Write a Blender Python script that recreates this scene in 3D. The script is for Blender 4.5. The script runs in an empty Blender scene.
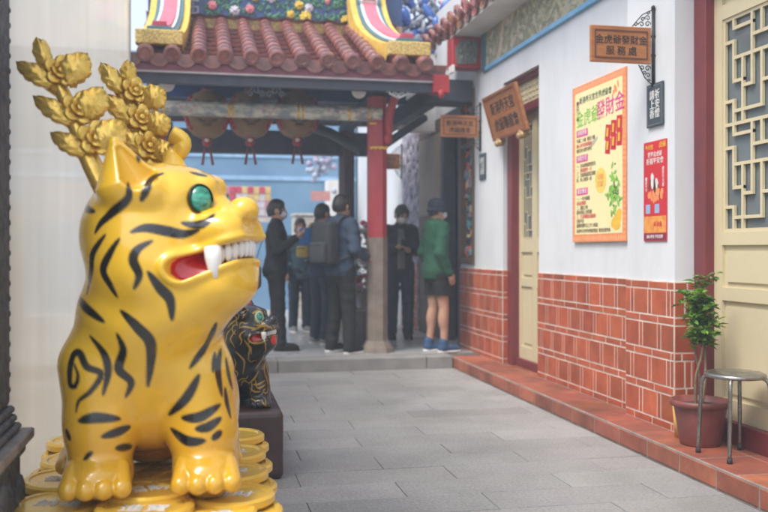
import bpy, bmesh, math, random
import numpy as np
from mathutils import Vector, Matrix
from mathutils.bvhtree import BVHTree
from mathutils.kdtree import KDTree

R = math.radians
SC = bpy.context.scene
COL = SC.collection
random.seed(7)

# ------------------------------------------------------------------ camera, sky, sun, exposure
CAM_H, YAW, FPX = 1.28, R(11.7), 891.0        # lens height, turn to the right, focal length in photo pixels
cam = bpy.data.cameras.new('camera')
cam.sensor_width = 36.0
cam.lens = FPX / 768 * 36
cam.shift_y = -6 / 768
cam.clip_start, cam.clip_end = 0.05, 600
cam.dof.use_dof = True
cam.dof.focus_distance = 4.2
cam.dof.aperture_fstop = 2.2
camo = bpy.data.objects.new('camera', cam)
COL.objects.link(camo)
camo.location = (0, 0, CAM_H)
camo.rotation_euler = (R(90), 0, -YAW)
SC.camera = camo

SUN_EL, SUN_AZ = R(58), R(236)                # azimuth clockwise from +Y: veiled sun, high on the left
world = bpy.data.worlds.new('World')
SC.world = world
world.use_nodes = True
wn = world.node_tree
sky = wn.nodes.new('ShaderNodeTexSky')
sky.sky_type = 'NISHITA'
sky.sun_disc = False
sky.sun_elevation = SUN_EL
sky.sun_rotation = SUN_AZ
sky.dust_density = 3.0
sky.air_density = 1.0
sky.ozone_density = 1.5
bg = wn.nodes['Background']
bg.inputs['Strength'].default_value = 0.15
hs = wn.nodes.new('ShaderNodeHueSaturation')     # thin cloud: the blue is washed out
hs.inputs['Saturation'].default_value = 0.5
wn.links.new(sky.outputs[0], hs.inputs['Color'])
wn.links.new(hs.outputs[0], bg.inputs['Color'])
sl = bpy.data.lights.new('sun', 'SUN')
sl.energy = 1.5
sl.angle = R(24)
sl.color = (1.0, 0.94, 0.845)
so = bpy.data.objects.new('sun', sl)
COL.objects.link(so)
sdir = Vector((math.sin(SUN_AZ) * math.cos(SUN_EL), math.cos(SUN_AZ) * math.cos(SUN_EL), math.sin(SUN_EL)))
so.rotation_euler = sdir.to_track_quat('Z', 'Y').to_euler()
so.location = sdir * 30
SC.view_settings.view_transform = 'Standard'
SC.view_settings.look = 'None'
SC.view_settings.gamma = 1
SC.view_settings.use_curve_mapping = False
SC.view_settings.exposure = 1.12
SC.cycles.use_denoising = True
SC.cycles.max_bounces = 8
SC.cycles.volume_bounces = 1
SC.cycles.caustics_reflective = False
SC.cycles.caustics_refractive = False

CA, SA = math.cos(YAW), math.sin(YAW)
def ray(px, py):                               # world direction of a photo pixel, depth 1
    a, b = (px - 384) / FPX, (250 - py) / FPX
    return Vector((a * CA + SA, -a * SA + CA, b))
def on_z(px, py, z=0.0):
    r = ray(px, py); return Vector((0, 0, CAM_H)) + r * ((z - CAM_H) / r.z)
def on_y(px, py, y):
    r = ray(px, py); return Vector((0, 0, CAM_H)) + r * (y / r.y)
def on_x(px, py, x):
    r = ray(px, py); return Vector((0, 0, CAM_H)) + r * (x / r.x)

# ------------------------------------------------------------------ materials
def mat(name, c1, c2=None, rough=0.6, metal=0.0, scale=8.0, bump=0.0, bscale=60.0, coat=0.0, attr=None, detail=5.0,
        stretch=None, lo=0.35, hi=0.65, spec=0.5, stain=None, emit=None, rvar=0.0, trans=0.0):
    m = bpy.data.materials.new(name)
    m.use_nodes = True
    nt = m.node_tree; N = nt.nodes; L = nt.links
    p = N['Principled BSDF']
    p.inputs['Roughness'].default_value = rough
    p.inputs['Metallic'].default_value = metal
    p.inputs['Specular IOR Level'].default_value = spec
    p.inputs['Coat Weight'].default_value = coat
    p.inputs['Coat Roughness'].default_value = 0.08
    tc = N.new('ShaderNodeTexCoord'); mp = N.new('ShaderNodeMapping')
    L.new(tc.outputs['Object'], mp.inputs['Vector'])
    if stretch: mp.inputs['Scale'].default_value = stretch
    nz = N.new('ShaderNodeTexNoise')
    nz.inputs['Scale'].default_value = scale
    nz.inputs['Detail'].default_value = detail
    L.new(mp.outputs[0], nz.inputs['Vector'])
    rm = N.new('ShaderNodeMapRange')
    rm.inputs['From Min'].default_value = lo; rm.inputs['From Max'].default_value = hi
    L.new(nz.outputs['Fac'], rm.inputs['Value'])
    mx = N.new('ShaderNodeMix'); mx.data_type = 'RGBA'
    c2 = c2 or tuple(min(1, v * 0.82) for v in c1)
    mx.inputs['A'].default_value = (*c1, 1); mx.inputs['B'].default_value = (*c2, 1)
    L.new(rm.outputs[0], mx.inputs['Factor'])
    out = mx.outputs['Result']
    if attr:                                   # the painted or per-piece colour multiplies the grain
        at = N.new('ShaderNodeAttribute'); at.attribute_name = attr
        ml = N.new('ShaderNodeMix'); ml.data_type = 'RGBA'; ml.blend_type = 'MULTIPLY'
        ml.inputs['Factor'].default_value = 1
        L.new(out, ml.inputs['A']); L.new(at.outputs['Color'], ml.inputs['B'])
        out = ml.outputs['Result']
    if stain:                                  # dirt of its own shape: (scale, darkest factor, stretch)
        m3 = N.new('ShaderNodeMapping'); L.new(tc.outputs['Object'], m3.inputs['Vector']); m3.inputs['Scale'].default_value = stain[2]
        n4 = N.new('ShaderNodeTexNoise'); n4.inputs['Scale'].default_value = stain[0]; n4.inputs['Detail'].default_value = 8; n4.inputs['Roughness'].default_value = .65
        L.new(m3.outputs[0], n4.inputs['Vector'])
        r4 = N.new('ShaderNodeMapRange'); r4.inputs['From Min'].default_value = .36; r4.inputs['From Max'].default_value = .58
        r4.inputs['To Min'].default_value = stain[1]; r4.inputs['To Max'].default_value = 1
        L.new(n4.outputs['Fac'], r4.inputs['Value'])
        m4 = N.new('ShaderNodeMix'); m4.data_type = 'RGBA'; m4.blend_type = 'MULTIPLY'; m4.inputs['Factor'].default_value = 1
        L.new(out, m4.inputs['A']); L.new(r4.outputs[0], m4.inputs['B']); out = m4.outputs['Result']
    L.new(out, p.inputs['Base Color'])
    if rvar:
        rr = N.new('ShaderNodeMapRange')
        rr.inputs['To Min'].default_value = max(0.02, rough - rvar); rr.inputs['To Max'].default_value = min(1, rough + rvar)
        rr.inputs['From Min'].default_value = 0.3; rr.inputs['From Max'].default_value = 0.7
        L.new(nz.outputs['Fac'], rr.inputs['Value']); L.new(rr.outputs[0], p.inputs['Roughness'])
    if bump:
        n2 = N.new('ShaderNodeTexNoise'); n2.inputs['Scale'].default_value = bscale; n2.inputs['Detail'].default_value = 4
        L.new(mp.outputs[0], n2.inputs['Vector'])
        b = N.new('ShaderNodeBump'); b.inputs['Strength'].default_value = bump; b.inputs['Distance'].default_value = 0.01
        L.new(n2.outputs['Fac'], b.inputs['Height']); L.new(b.outputs[0], p.inputs['Normal'])
    if emit:
        p.inputs['Emission Color'].default_value = (*emit[0], 1); p.inputs['Emission Strength'].default_value = emit[1]
    if trans:
        t = N.new('ShaderNodeBsdfTranslucent'); L.new(out, t.inputs['Color'])
        ms = N.new('ShaderNodeMixShader'); ms.inputs['Fac'].default_value = trans
        o = N['Material Output']
        L.new(p.outputs[0], ms.inputs[1]); L.new(t.outputs[0], ms.inputs[2]); L.new(ms.outputs[0], o.inputs['Surface'])
    return m

M = {}
M['slab'] = mat('grey_granite', (0.325, 0.32, 0.315), (0.255, 0.252, 0.25), 0.6, scale=60.0, detail=6, stain=(.9, .72, (1, 1, 1)), bump=0.25, bscale=130, attr='Col', rvar=0.12)
M['joint'] = mat('dark_joint', (0.12, 0.118, 0.115), rough=0.9, scale=20)
M['earth'] = mat('grey_ground', (0.16, 0.16, 0.16), rough=0.9, scale=2)
M['floor'] = mat('hall_floor_stone', (0.40, 0.41, 0.42), (0.33, 0.34, 0.35), 0.35, scale=2.5, attr='Col', bump=0.08, rvar=0.12)
M['step'] = mat('step_stone', (0.27, 0.26, 0.25), (0.2, 0.195, 0.19), 0.75, scale=6, bump=0.3, bscale=90)
M['plaster'] = mat('white_plaster', (0.64, 0.665, 0.70), (0.59, 0.615, 0.65), 0.85, stain=(2.2, .90, (1, 1, .35)), scale=1.3, bump=0.1, bscale=45)
M['soffit'] = mat('soffit_plaster', (0.72, 0.72, 0.70), (0.55, 0.55, 0.54), 0.9, scale=2.2, bump=0.12, bscale=30)
M['tile'] = mat('red_clay_tile', (0.45, 0.105, 0.044), (0.36, 0.078, 0.034), 0.5, scale=7, attr='Col', bump=0.12, bscale=80, rvar=0.12, stain=(3.0, .78, (1, 1, 1)))
M['mortar'] = mat('pale_mortar', (0.68, 0.61, 0.55), (0.48, 0.40, 0.35), 0.9, scale=6, bump=0.2)
M['kerbmortar'] = mat('kerb_mortar', (0.33, 0.27, 0.24), (0.22, 0.19, 0.17), 0.9, scale=9, bump=0.3)
M['kerbtile'] = mat('kerb_clay_tile', (0.36, 0.105, 0.058), (0.24, 0.075, 0.048), 0.6, stain=(2.0, .6, (1, 1, 1)), scale=5, attr='Col', bump=0.2, bscale=60, rvar=0.15)
M['maroon'] = mat('maroon_paint', (0.17, 0.026, 0.032), (0.13, 0.02, 0.026), 0.4, scale=5, bump=0.05)
M['cream'] = mat('cream_door_paint', (0.64, 0.56, 0.37), (0.58, 0.50, 0.32), 0.42, stain=(2.5, .88, (1, 1, .4)), scale=2.5, bump=0.04, bscale=90, rvar=0.1)
M['glassdark'] = mat('door_glass', (0.14, 0.17, 0.18), (0.10, 0.12, 0.13), 0.15, scale=2)
M['glaze'] = mat('glazed_roof_tile', (0.31, 0.10, 0.08), (0.18, 0.06, 0.058), 0.2, scale=14, coat=1.0, bump=0.1, bscale=35, attr='Col', rvar=0.1)
M['yellowp'] = mat('yellow_ridge_paint', (0.74, 0.50, 0.10), (0.60, 0.38, 0.07), 0.55, scale=9, bump=0.1)
M['mosaic'] = mat('ochre_mosaic', (0.66, 0.47, 0.12), (0.36, 0.26, 0.10), 0.6, scale=42, detail=2, lo=0.42, hi=0.58, bump=0.3, bscale=42)
M['teal'] = mat('teal_paint', (0.06, 0.16, 0.19), (0.05, 0.12, 0.15), 0.5, scale=6)
M['white'] = mat('white_paint', (0.78, 0.77, 0.75), (0.68, 0.67, 0.65), 0.6, scale=6)
M['pink'] = mat('pink_paint', (0.66, 0.16, 0.22), (0.52, 0.12, 0.17), 0.55, scale=7)
M['redpaint'] = mat('red_paint', (0.42, 0.035, 0.045), (0.33, 0.028, 0.036), 0.42, scale=5)
M['colred'] = mat('column_red', (0.47, 0.06, 0.075), (0.38, 0.05, 0.06), 0.4, scale=4, rvar=0.1)
M['colstone'] = mat('column_stone', (0.27, 0.225, 0.19), (0.2, 0.165, 0.14), 0.75, scale=8, bump=0.25)
M['darkwood'] = mat('dark_painted_timber', (0.035, 0.05, 0.075), (0.06, 0.06, 0.08), 0.6, scale=9)
M['brownwood'] = mat('brown_timber', (0.13, 0.07, 0.045), (0.08, 0.045, 0.03), 0.6, scale=6, stretch=(1, 1, 0.1))
M['beam'] = mat('painted_beam', (0.62, 0.60, 0.50), (0.25, 0.28, 0.30), 0.6, scale=7, lo=0.42, hi=0.58, stretch=(1, 1, 2.5))
M['navy'] = mat('navy_glaze', (0.02, 0.045, 0.15), (0.03, 0.07, 0.2), 0.35, scale=8)
M['green'] = mat('green_glaze', (0.05, 0.20, 0.09), (0.03, 0.13, 0.07), 0.35, scale=9)
M['wood'] = mat('sign_wood', (0.40, 0.16, 0.055), (0.29, 0.105, 0.035), 0.5, scale=6, stretch=(1, 9, 1), bump=0.08)
M['woodframe'] = mat('sign_wood_edge', (0.28, 0.10, 0.033), (0.2, 0.07, 0.025), 0.5, scale=6)
M['ink'] = mat('dark_lettering', (0.035, 0.02, 0.016), rough=0.6)
M['iron'] = mat('black_iron', (0.02, 0.022, 0.025), rough=0.45, metal=0.4)
M['slate'] = mat('slate_plaque', (0.045, 0.062, 0.08), (0.035, 0.05, 0.065), 0.5)
M['offwhite'] = mat('offwhite_lettering', (0.75, 0.76, 0.74), rough=0.6)
M['fresco'] = None
M['gold'] = mat('gold_paint', (0.78, 0.47, 0.06), (0.66, 0.37, 0.04), 0.30, 0.35, scale=7, coat=0.35, rvar=0.08)
M['antlergold'] = mat('antique_gold', (0.86, 0.58, 0.13), (0.72, 0.44, 0.07), 0.24, 0.6, scale=16, bump=0.25, bscale=45, rvar=0.1)
M['coin'] = mat('gold_coin', (0.86, 0.58, 0.07), (0.76, 0.46, 0.045), 0.3, 0.25, scale=5, coat=0.3, rvar=0.1)
M['tiger'] = mat('painted_fibreglass', (1.0, 1.0, 1.0), (0.93, 0.91, 0.84), 0.25, 0.0, scale=9, stain=(5, .93, (1, 1, 1)), coat=0.75, attr='Col', bump=0.035, bscale=22, rvar=0.06)
M['blacktiger'] = mat('black_lacquer', (1, 1, 1), (0.9, 0.9, 0.9), 0.3, scale=6, coat=0.5, attr='Col')
M['eye'] = mat('green_glass_eye', (0.012, 0.16, 0.10), (0.05, 0.40, 0.26), 0.1, scale=30, coat=1.0, stretch=(1, 1, 3))
M['tooth'] = mat('white_enamel', (0.80, 0.79, 0.76), (0.72, 0.70, 0.66), 0.25, coat=0.4)
M['plinth'] = mat('brown_stone_plinth', (0.065, 0.032, 0.03), (0.045, 0.025, 0.024), 0.4, scale=12, bump=0.3, bscale=25, rvar=0.12)
M['greystone'] = mat('dark_carved_stone', (0.12, 0.12, 0.125), (0.05, 0.05, 0.055), 0.65, scale=30, bump=0.6, bscale=45)
M['ledge'] = mat('ledge_stone', (0.27, 0.25, 0.24), (0.17, 0.15, 0.145), 0.5, scale=14, bump=0.2)
M['pot'] = mat('maroon_plastic_pot', (0.22, 0.058, 0.05), (0.17, 0.046, 0.04), 0.45, stain=(9, .7, (1, 1, .5)), scale=7, rvar=0.1)
M['soil'] = mat('potting_soil', (0.05, 0.035, 0.025), rough=0.95, bump=0.8, bscale=50)
M['leaf'] = mat('glossy_leaf', (0.08, 0.21, 0.028), (0.15, 0.32, 0.055), 0.38, attr='Col', scale=9, trans=0.25)
M['stem'] = mat('brown_stem', (0.20, 0.15, 0.09), (0.14, 0.10, 0.06), 0.8, scale=20)
M['steel'] = mat('worn_steel', (0.30, 0.29, 0.27), (0.17, 0.16, 0.145), 0.3, 0.85, scale=16, rvar=0.14)
M['seat'] = mat('steel_seat', (0.30, 0.295, 0.285), (0.19, 0.185, 0.18), 0.3, 0.8, scale=10, rvar=0.12)
M['yplastic'] = mat('yellow_plastic', (0.62, 0.40, 0.10), rough=0.5)
M['skin'] = mat('skin', (0.50, 0.29, 0.20), (0.44, 0.25, 0.17), 0.55, scale=9, attr='Col')
M['hair'] = mat('black_hair', (0.012, 0.011, 0.012), (0.03, 0.026, 0.025), 0.5, scale=40, stretch=(1, 1, 0.3), bump=0.4, bscale=80)
M['maskw'] = mat('white_face_mask', (0.66, 0.68, 0.72), rough=0.85)
M['maskp'] = mat('pink_face_mask', (0.72, 0.52, 0.55), rough=0.85)
def cloth(name, c, k=0.75, rough=0.85):
    return mat(name, c, tuple(v * k for v in c), rough, scale=7, bump=0.35, bscale=26)
M['paper'] = mat('poster_paper', (0.80, 0.74, 0.42), (0.78, 0.71, 0.37), 0.5, scale=2)
M['orange'] = mat('orange_print', (0.76, 0.24, 0.085), (0.78, 0.31, 0.12), 0.5, scale=30)
M['pinkprint'] = mat('pink_print', (0.72, 0.055, 0.30), rough=0.5)
M['greenprint'] = mat('green_print', (0.20, 0.45, 0.05), (0.28, 0.55, 0.09), 0.5, scale=25)
M['dgreenprint'] = mat('dark_green_print', (0.03, 0.085, 0.04), rough=0.5)
M['redprint'] = mat('red_print', (0.58, 0.025, 0.035), (0.52, 0.02, 0.03), 0.45, scale=3)
M['yellowprint'] = mat('yellow_print', (0.80, 0.50, 0.04), (0.78, 0.42, 0.05), 0.5, scale=20)
M['brownprint'] = mat('brown_print', (0.13, 0.05, 0.03), rough=0.5)
M['whiteprint'] = mat('white_print', (0.75, 0.72, 0.70), rough=0.5)

def fresco_mat():
    m = mat('painted_fresco', (0.44, 0.40, 0.31), (0.16, 0.20, 0.20), 0.7, scale=9, detail=9, lo=0.40, hi=0.62, attr='Col')
    nt = m.node_tree; N, L = nt.nodes, nt.links
    n3 = N.new('ShaderNodeTexNoise'); n3.inputs['Scale'].default_value = 2.6; n3.inputs['Roughness'].default_value = 0.78; n3.inputs['Detail'].default_value = 12
    n3.inputs['Distortion'].default_value = 0.5
    tc = [n for n in N if n.type == 'TEX_COORD'][0]
    L.new(tc.outputs['Object'], n3.inputs['Vector'])
    cr = N.new('ShaderNodeValToRGB')
    e = cr.color_ramp.elements
    e[0].position, e[0].color = 0.30, (0.05, 0.15, 0.26, 1)
    e[1].position, e[1].color = 0.70, (0.50, 0.20, 0.09, 1)
    for p, c in ((0.42, (0.50, 0.44, 0.30, 1)), (0.50, (0.10, 0.13, 0.07, 1)), (0.57, (0.52, 0.46, 0.36, 1))):
        x = e.new(p); x.color = c
    L.new(n3.outputs['Fac'], cr.inputs['Fac'])
    mx = N.new('ShaderNodeMix'); mx.data_type = 'RGBA'; mx.inputs['Factor'].default_value = 0.8
    p = N['Principled BSDF']
    old = p.inputs['Base Color'].links[0].from_socket
    L.new(old, mx.inputs['A']); L.new(cr.outputs[0], mx.inputs['B'])
    L.new(mx.outputs['Result'], p.inputs['Base Color'])
    return m
M['fresco'] = fresco_mat()

def carved_mat():                              # painted relief: patches of several colours
    m = mat('painted_relief', (0.2, 0.1, 0.07), rough=0.6, bump=0.7, bscale=22)
    nt = m.node_tree; N, L = nt.nodes, nt.links
    v = N.new('ShaderNodeTexVoronoi'); v.inputs['Scale'].default_value = 11
    tc = [n for n in N if n.type == 'TEX_COORD'][0]
    L.new(tc.outputs['Object'], v.inputs['Vector'])
    cr = N.new('ShaderNodeValToRGB'); cr.color_ramp.interpolation = 'CONSTANT'
    e = cr.color_ramp.elements
    e[0].position, e[0].color = 0.0, (0.05, 0.08, 0.11, 1)
    e[1].position, e[1].color = 0.25, (0.12, 0.32, 0.36, 1)
    for p, c in ((0.42, (0.58, 0.10, 0.09, 1)), (0.55, (0.12, 0.07, 0.06, 1)), (0.68, (0.65, 0.46, 0.22, 1)), (0.80, (0.07, 0.17, 0.12, 1)), (0.9, (0.30, 0.24, 0.3, 1))):
        x = e.new(p); x.color = c
    sp = N.new('ShaderNodeSeparateColor'); L.new(v.outputs['Color'], sp.inputs[0])
    L.new(sp.outputs[0], cr.inputs['Fac'])
    L.new(cr.outputs[0], N['Principled BSDF'].inputs['Base Color'])
    return m
M['relief'] = carved_mat()

# ------------------------------------------------------------------ scene helpers
def thing(name, label, cat, loc=(0, 0, 0), rotz=0.0, group=None, frame=None):
    o = bpy.data.objects.new(name, None); COL.objects.link(o)
    o.empty_display_size = 0.1
    if frame is not None:
        m = frame.to_4x4(); m.translation = Vector(loc); o.matrix_world = m
    else:
        o.location = loc; o.rotation_euler = (0, 0, rotz)
    o['label'] = label; o['category'] = cat
    if group: o['group'] = group
    return o
def tag(o, label, cat, group=None):
    o['label'] = label; o['category'] = cat
    if group: o['group'] = group
    return o
def link_mesh(name, me, m, parent=None):
    o = bpy.data.objects.new(name, me); COL.objects.link(o)
    if m is not None:
        me.materials.clear(); me.materials.append(m)
    if parent: o.parent = parent
    return o
def obj(name, bm, m, parent=None, smooth=False, bevel=0.0, seg=1):
    if bevel:
        bmesh.ops.bevel(bm, geom=list(bm.edges), offset=bevel, segments=seg, affect='EDGES', profile=0.5)
    me = bpy.data.meshes.new(name)
    bm.normal_update()
    bm.to_mesh(me); bm.free()
    if smooth:
        me.polygons.foreach_set('use_smooth', [True] * len(me.polygons))
    return link_mesh(name, me, m, parent)
def struct(name, bm, m, **k):
    o = obj(name, bm, m, **k); o['kind'] = 'structure'; return o
def new(): return bmesh.new()
def copy_tree(o, parent=None):
    c = o.copy(); COL.objects.link(c)
    if parent: c.parent = parent
    for ch in list(o.children): copy_tree(ch, c)
    return c
def col_layer(bm):
    return bm.loops.layers.float_color.get('Col') or bm.loops.layers.float_color.new('Col')
def paint(bm, faces, c):
    ly = col_layer(bm)
    for f in faces:
        for lp in f.loops: lp[ly] = (*c, 1)
def box(bm, x0, x1, y0, y1, z0, z1, c=None, mtx=None):
    vs = [bm.verts.new((x, y, z)) for z in (z0, z1) for y in (y0, y1) for x in (x0, x1)]
    fs = [bm.faces.new([vs[i] for i in q]) for q in ((0, 2, 3, 1), (4, 5, 7, 6), (0, 1, 5, 4), (2, 6, 7, 3), (0, 4, 6, 2), (1, 3, 7, 5))]
    if mtx is not None:
        for v in vs: v.co = mtx @ v.co
    if c: paint(bm, fs, c)
    return vs
def tube(bm, pts, rad, n=8, cap=True, c=None, flat=1.0, up=None):
    pts = [Vector(p) for p in pts]
    rad = rad if isinstance(rad, (list, tuple)) else [rad] * len(pts)
    rings = []; ref = None; fs = []
    for i, p in enumerate(pts):
        d = (pts[min(i + 1, len(pts) - 1)] - pts[max(i - 1, 0)]).normalized()
        if ref is None:
            ref = Vector(up) if up else (Vector((0, 0, 1)) if abs(d.z) < 0.9 else Vector((0, 1, 0)))
        a = d.cross(ref)
        if a.length < 1e-5: a = d.orthogonal()
        a.normalize(); b = a.cross(d).normalized(); ref = b
        rings.append([bm.verts.new(p + (a * math.cos(t) + b * math.sin(t) * flat) * rad[i]) for t in (2 * math.pi * k / n for k in range(n))])
    for r0, r1 in zip(rings, rings[1:]):
        for k in range(n):
            fs.append(bm.faces.new((r0[k], r0[(k + 1) % n], r1[(k + 1) % n], r1[k])))
    if cap:
        fs.append(bm.faces.new(rings[0][::-1])); fs.append(bm.faces.new(rings[-1]))
    if c: paint(bm, fs, c)
    return rings
def lathe(bm, prof, n=24, loc=(0, 0, 0), mtx=None, c=None):
    rings = []; loc = Vector(loc); fs = []
    for r, z in prof:
        if r < 1e-6:
            rings.append([bm.verts.new(loc + Vector((0, 0, z)))])
        else:
            rings.append([bm.verts.new(loc + Vector((r * math.cos(2 * math.pi * k / n), r * math.sin(2 * math.pi * k / n), z))) for k in range(n)])
    for a, b in zip(rings, rings[1:]):
        for k in range(n):
            k2 = (k + 1) % n
            if len(a) == 1 and len(b) == 1: continue
            if len(a) == 1: fs.append(bm.faces.new((a[0], b[k2], b[k])))
            elif len(b) == 1: fs.append(bm.faces.new((a[k], a[k2], b[0])))
            else: fs.append(bm.faces.new((a[k], a[k2], b[k2], b[k])))
    if mtx is not None:
        for r in rings:
            for v in r: v.co = mtx @ v.co
    if c: paint(bm, fs, c)
def ball(bm, c, r, n=12, rot=None, colr=None):
    r = r if isinstance(r, (tuple, list)) else (r, r, r)
    m = Matrix.Translation(Vector(c)) @ ((rot.to_4x4() if rot is not None else Matrix.Identity(4)) @ Matrix.Diagonal((*r, 1)))
    lathe(bm, [(math.sin(math.pi * i / (n // 2 + 1)), -math.cos(math.pi * i / (n // 2 + 1))) for i in range(n // 2 + 2)], n, mtx=m, c=colr)
def prism(bm, poly, w0, w1, mtx=None, c=None):   # poly in (u, v), thickness along w
    a = [bm.verts.new((u, v, w0)) for u, v in poly]; b = [bm.verts.new((u, v, w1)) for u, v in poly]
    n = len(poly)
    fs = [bm.faces.new(a[::-1]), bm.faces.new(b)] + [bm.faces.new((a[i], a[(i + 1) % n], b[(i + 1) % n], b[i])) for i in range(n)]
    if mtx is not None:
        for v in a + b: v.co = mtx @ v.co
    if c: paint(bm, fs, c)
FACE_LEFT = Matrix(((0, 0, -1), (-1, 0, 0), (0, 1, 0)))    # columns: u -> -Y, v -> Z, w -> -X  (hangs on the right wall)
FACE_LENS = Matrix(((1, 0, 0), (0, 0, -1), (0, 1, 0)))     # u -> X, v -> Z, w -> -Y
FLAT = Matrix.Identity(3)

def text_part(name, body, size, m, parent, u, v, w=0.004, align='CENTER', extrude=0.0008, vertical=False, rot=0.0, sx=1.0, bold=0.006):
    cu = bpy.data.curves.new('lettering', 'FONT')
    cu.body = '\n'.join(body) if vertical else body
    cu.size = size; cu.align_x = align; cu.align_y = 'CENTER'
    cu.extrude = extrude; cu.resolution_u = 2
    if vertical: cu.space_line = 0.95
    cu.offset = size * bold
    t = bpy.data.objects.new('lettering', cu); COL.objects.link(t)
    bpy.context.view_layer.update()
    me = bpy.data.meshes.new_from_object(t.evaluated_get(bpy.context.evaluated_depsgraph_get()))
    bpy.data.objects.remove(t); bpy.data.curves.remove(cu)
    o = link_mesh(name, me, m, parent)
    o.location = (u, v, w); o.rotation_euler = (0, 0, rot); o.scale = (sx, 1, 1)
    return o

# ------------------------------------------------------------------ implicit surfaces for statues and people
class Field:
    def __init__(s, lo, hi, h):
        s.lo = np.array(lo, float); s.h = h
        n = np.ceil((np.array(hi) - s.lo) / h).astype(int) + 1
        s.ax = [s.lo[i] + h * np.arange(n[i]) for i in range(3)]
        s.D = np.full(n, 1.0, np.float32)
    def sub(s, c, rad, pad):
        sl = []
        for i in range(3):
            a = int(np.floor((c[i] - rad[i] - pad - s.lo[i]) / s.h)); b = int(np.ceil((c[i] + rad[i] + pad - s.lo[i]) / s.h)) + 1
            sl.append(slice(max(a, 0), max(min(b, len(s.ax[i])), 0)))
        X = s.ax[0][sl[0]][:, None, None]; Y = s.ax[1][sl[1]][None, :, None]; Z = s.ax[2][sl[2]][None, None, :]
        return tuple(sl), X, Y, Z
    def join(s, sl, d, k):
        a = s.D[sl]
        if k > 0:
            h = np.maximum(k - np.abs(a - d), 0) / k
            s.D[sl] = np.minimum(a, d) - h * h * k * 0.25
        else:
            s.D[sl] = np.minimum(a, d)
    def cut(s, sl, d, k):
        a = s.D[sl]; b = -d
        if k > 0:
            h = np.maximum(k - np.abs(a - b), 0) / k
            s.D[sl] = np.maximum(a, b) + h * h * k * 0.25
        else:
            s.D[sl] = np.maximum(a, b)
    @staticmethod
    def ell_d(X, Y, Z, c, r, A=None):
        x, y, z = X - c[0], Y - c[1], Z - c[2]
        if A is not None:
            x, y, z = (A[0][0] * x + A[0][1] * y + A[0][2] * z, A[1][0] * x + A[1][1] * y + A[1][2] * z, A[2][0] * x + A[2][1] * y + A[2][2] * z)
        k0 = np.sqrt((x / r[0]) ** 2 + (y / r[1]) ** 2 + (z / r[2]) ** 2)
        k1 = np.sqrt((x / r[0] ** 2) ** 2 + (y / r[1] ** 2) ** 2 + (z / r[2] ** 2) ** 2)
        return np.where(k1 > 1e-6, k0 * (k0 - 1) / np.maximum(k1, 1e-6), -min(r))
    def ell(s, c, r, k=0.04, A=None, cut=False):
        m = max(r); sl, X, Y, Z = s.sub(c, (m, m, m), k + 0.03)
        d = s.ell_d(X, Y, Z, c, r, A)
        (s.cut if cut else s.join)(sl, d, k)
    def cap(s, a, b, ra, rb, k=0.03, cut=False):
        a = np.array(a, float); b = np.array(b, float); m = max(ra, rb)
        c = (a + b) / 2; sl, X, Y, Z = s.sub(c, np.abs(b - a) / 2 + m, k + 0.03)
        ba = b - a; L = max(float(ba @ ba), 1e-9)
        t = np.clip(((X - a[0]) * ba[0] + (Y - a[1]) * ba[1] + (Z - a[2]) * ba[2]) / L, 0, 1)
        d = np.sqrt((X - a[0] - t * ba[0]) ** 2 + (Y - a[1] - t * ba[1]) ** 2 + (Z - a[2] - t * ba[2]) ** 2) - (ra + (rb - ra) * t)
        (s.cut if cut else s.join)(sl, d, k)
    def chain(s, pts, rs, k=0.03):
        for i in range(len(pts) - 1): s.cap(pts[i], pts[i + 1], rs[i], rs[i + 1], k)
    def mesh(s):
        D = s.D; ins = D < 0
        n = np.array(D.shape) - 1
        cnt = np.zeros(n, np.int8)
        cs = [(i, j, k) for i in (0, 1) for j in (0, 1) for k in (0, 1)]
        for i, j, k in cs: cnt += ins[i:n[0] + i, j:n[1] + j, k:n[2] + k]
        idx = np.argwhere((cnt > 0) & (cnt < 8))
        acc = np.zeros((len(idx), 3)); c2 = np.zeros(len(idx))
        for a in cs:
            for ax in range(3):
                if a[ax]: continue
                b = list(a); b[ax] = 1
                va = D[tuple((idx + a).T)]; vb = D[tuple((idx + b).T)]
                m = (va < 0) != (vb < 0)
                t = np.where(m, va / np.where(m, va - vb, 1), 0)
                p = np.tile(np.array(a, float), (len(idx), 1)); p[:, ax] += t
                acc += p * m[:, None]; c2 += m
        V = s.lo + s.h * (idx + acc / c2[:, None])
        vid = np.full(n, -1, np.int64); vid[tuple(idx.T)] = np.arange(len(idx))
        F = []
        for ax in range(3):
            u, w = (ax + 1) % 3, (ax + 2) % 3
            a = [slice(None)] * 3; b = [slice(None)] * 3
            a[ax] = slice(0, -1); b[ax] = slice(1, None)
            ch = ins[tuple(a)] != ins[tuple(b)]
            e = np.argwhere(ch)
            e = e[(e[:, u] > 0) & (e[:, w] > 0) & (e[:, u] < n[u]) & (e[:, w] < n[w])]
            def cell(du, dw):
                q = e.copy(); q[:, u] += du; q[:, w] += dw
                return vid[tuple(q.T)]
            q = np.stack([cell(-1, -1), cell(0, -1), cell(0, 0), cell(-1, 0)], 1)
            fl = ~ins[tuple(e.T)]
            q[fl] = q[fl][:, ::-1]
            F.append(q)
        return V, np.concatenate(F)
def mesh_np(name, V, F, m, parent=None, colors=None):
    me = bpy.data.meshes.new(name)
    me.from_pydata(V.tolist(), [], F.tolist())
    me.polygons.foreach_set('use_smooth', np.ones(len(F), bool))
    if colors is not None:
        a = me.color_attributes.new('Col', 'FLOAT_COLOR', 'POINT')
        c = np.ones((len(V), 4), np.float32); c[:, :3] = colors
        a.data.foreach_set('color', c.ravel())
    return link_mesh(name, me, m, parent)

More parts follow.
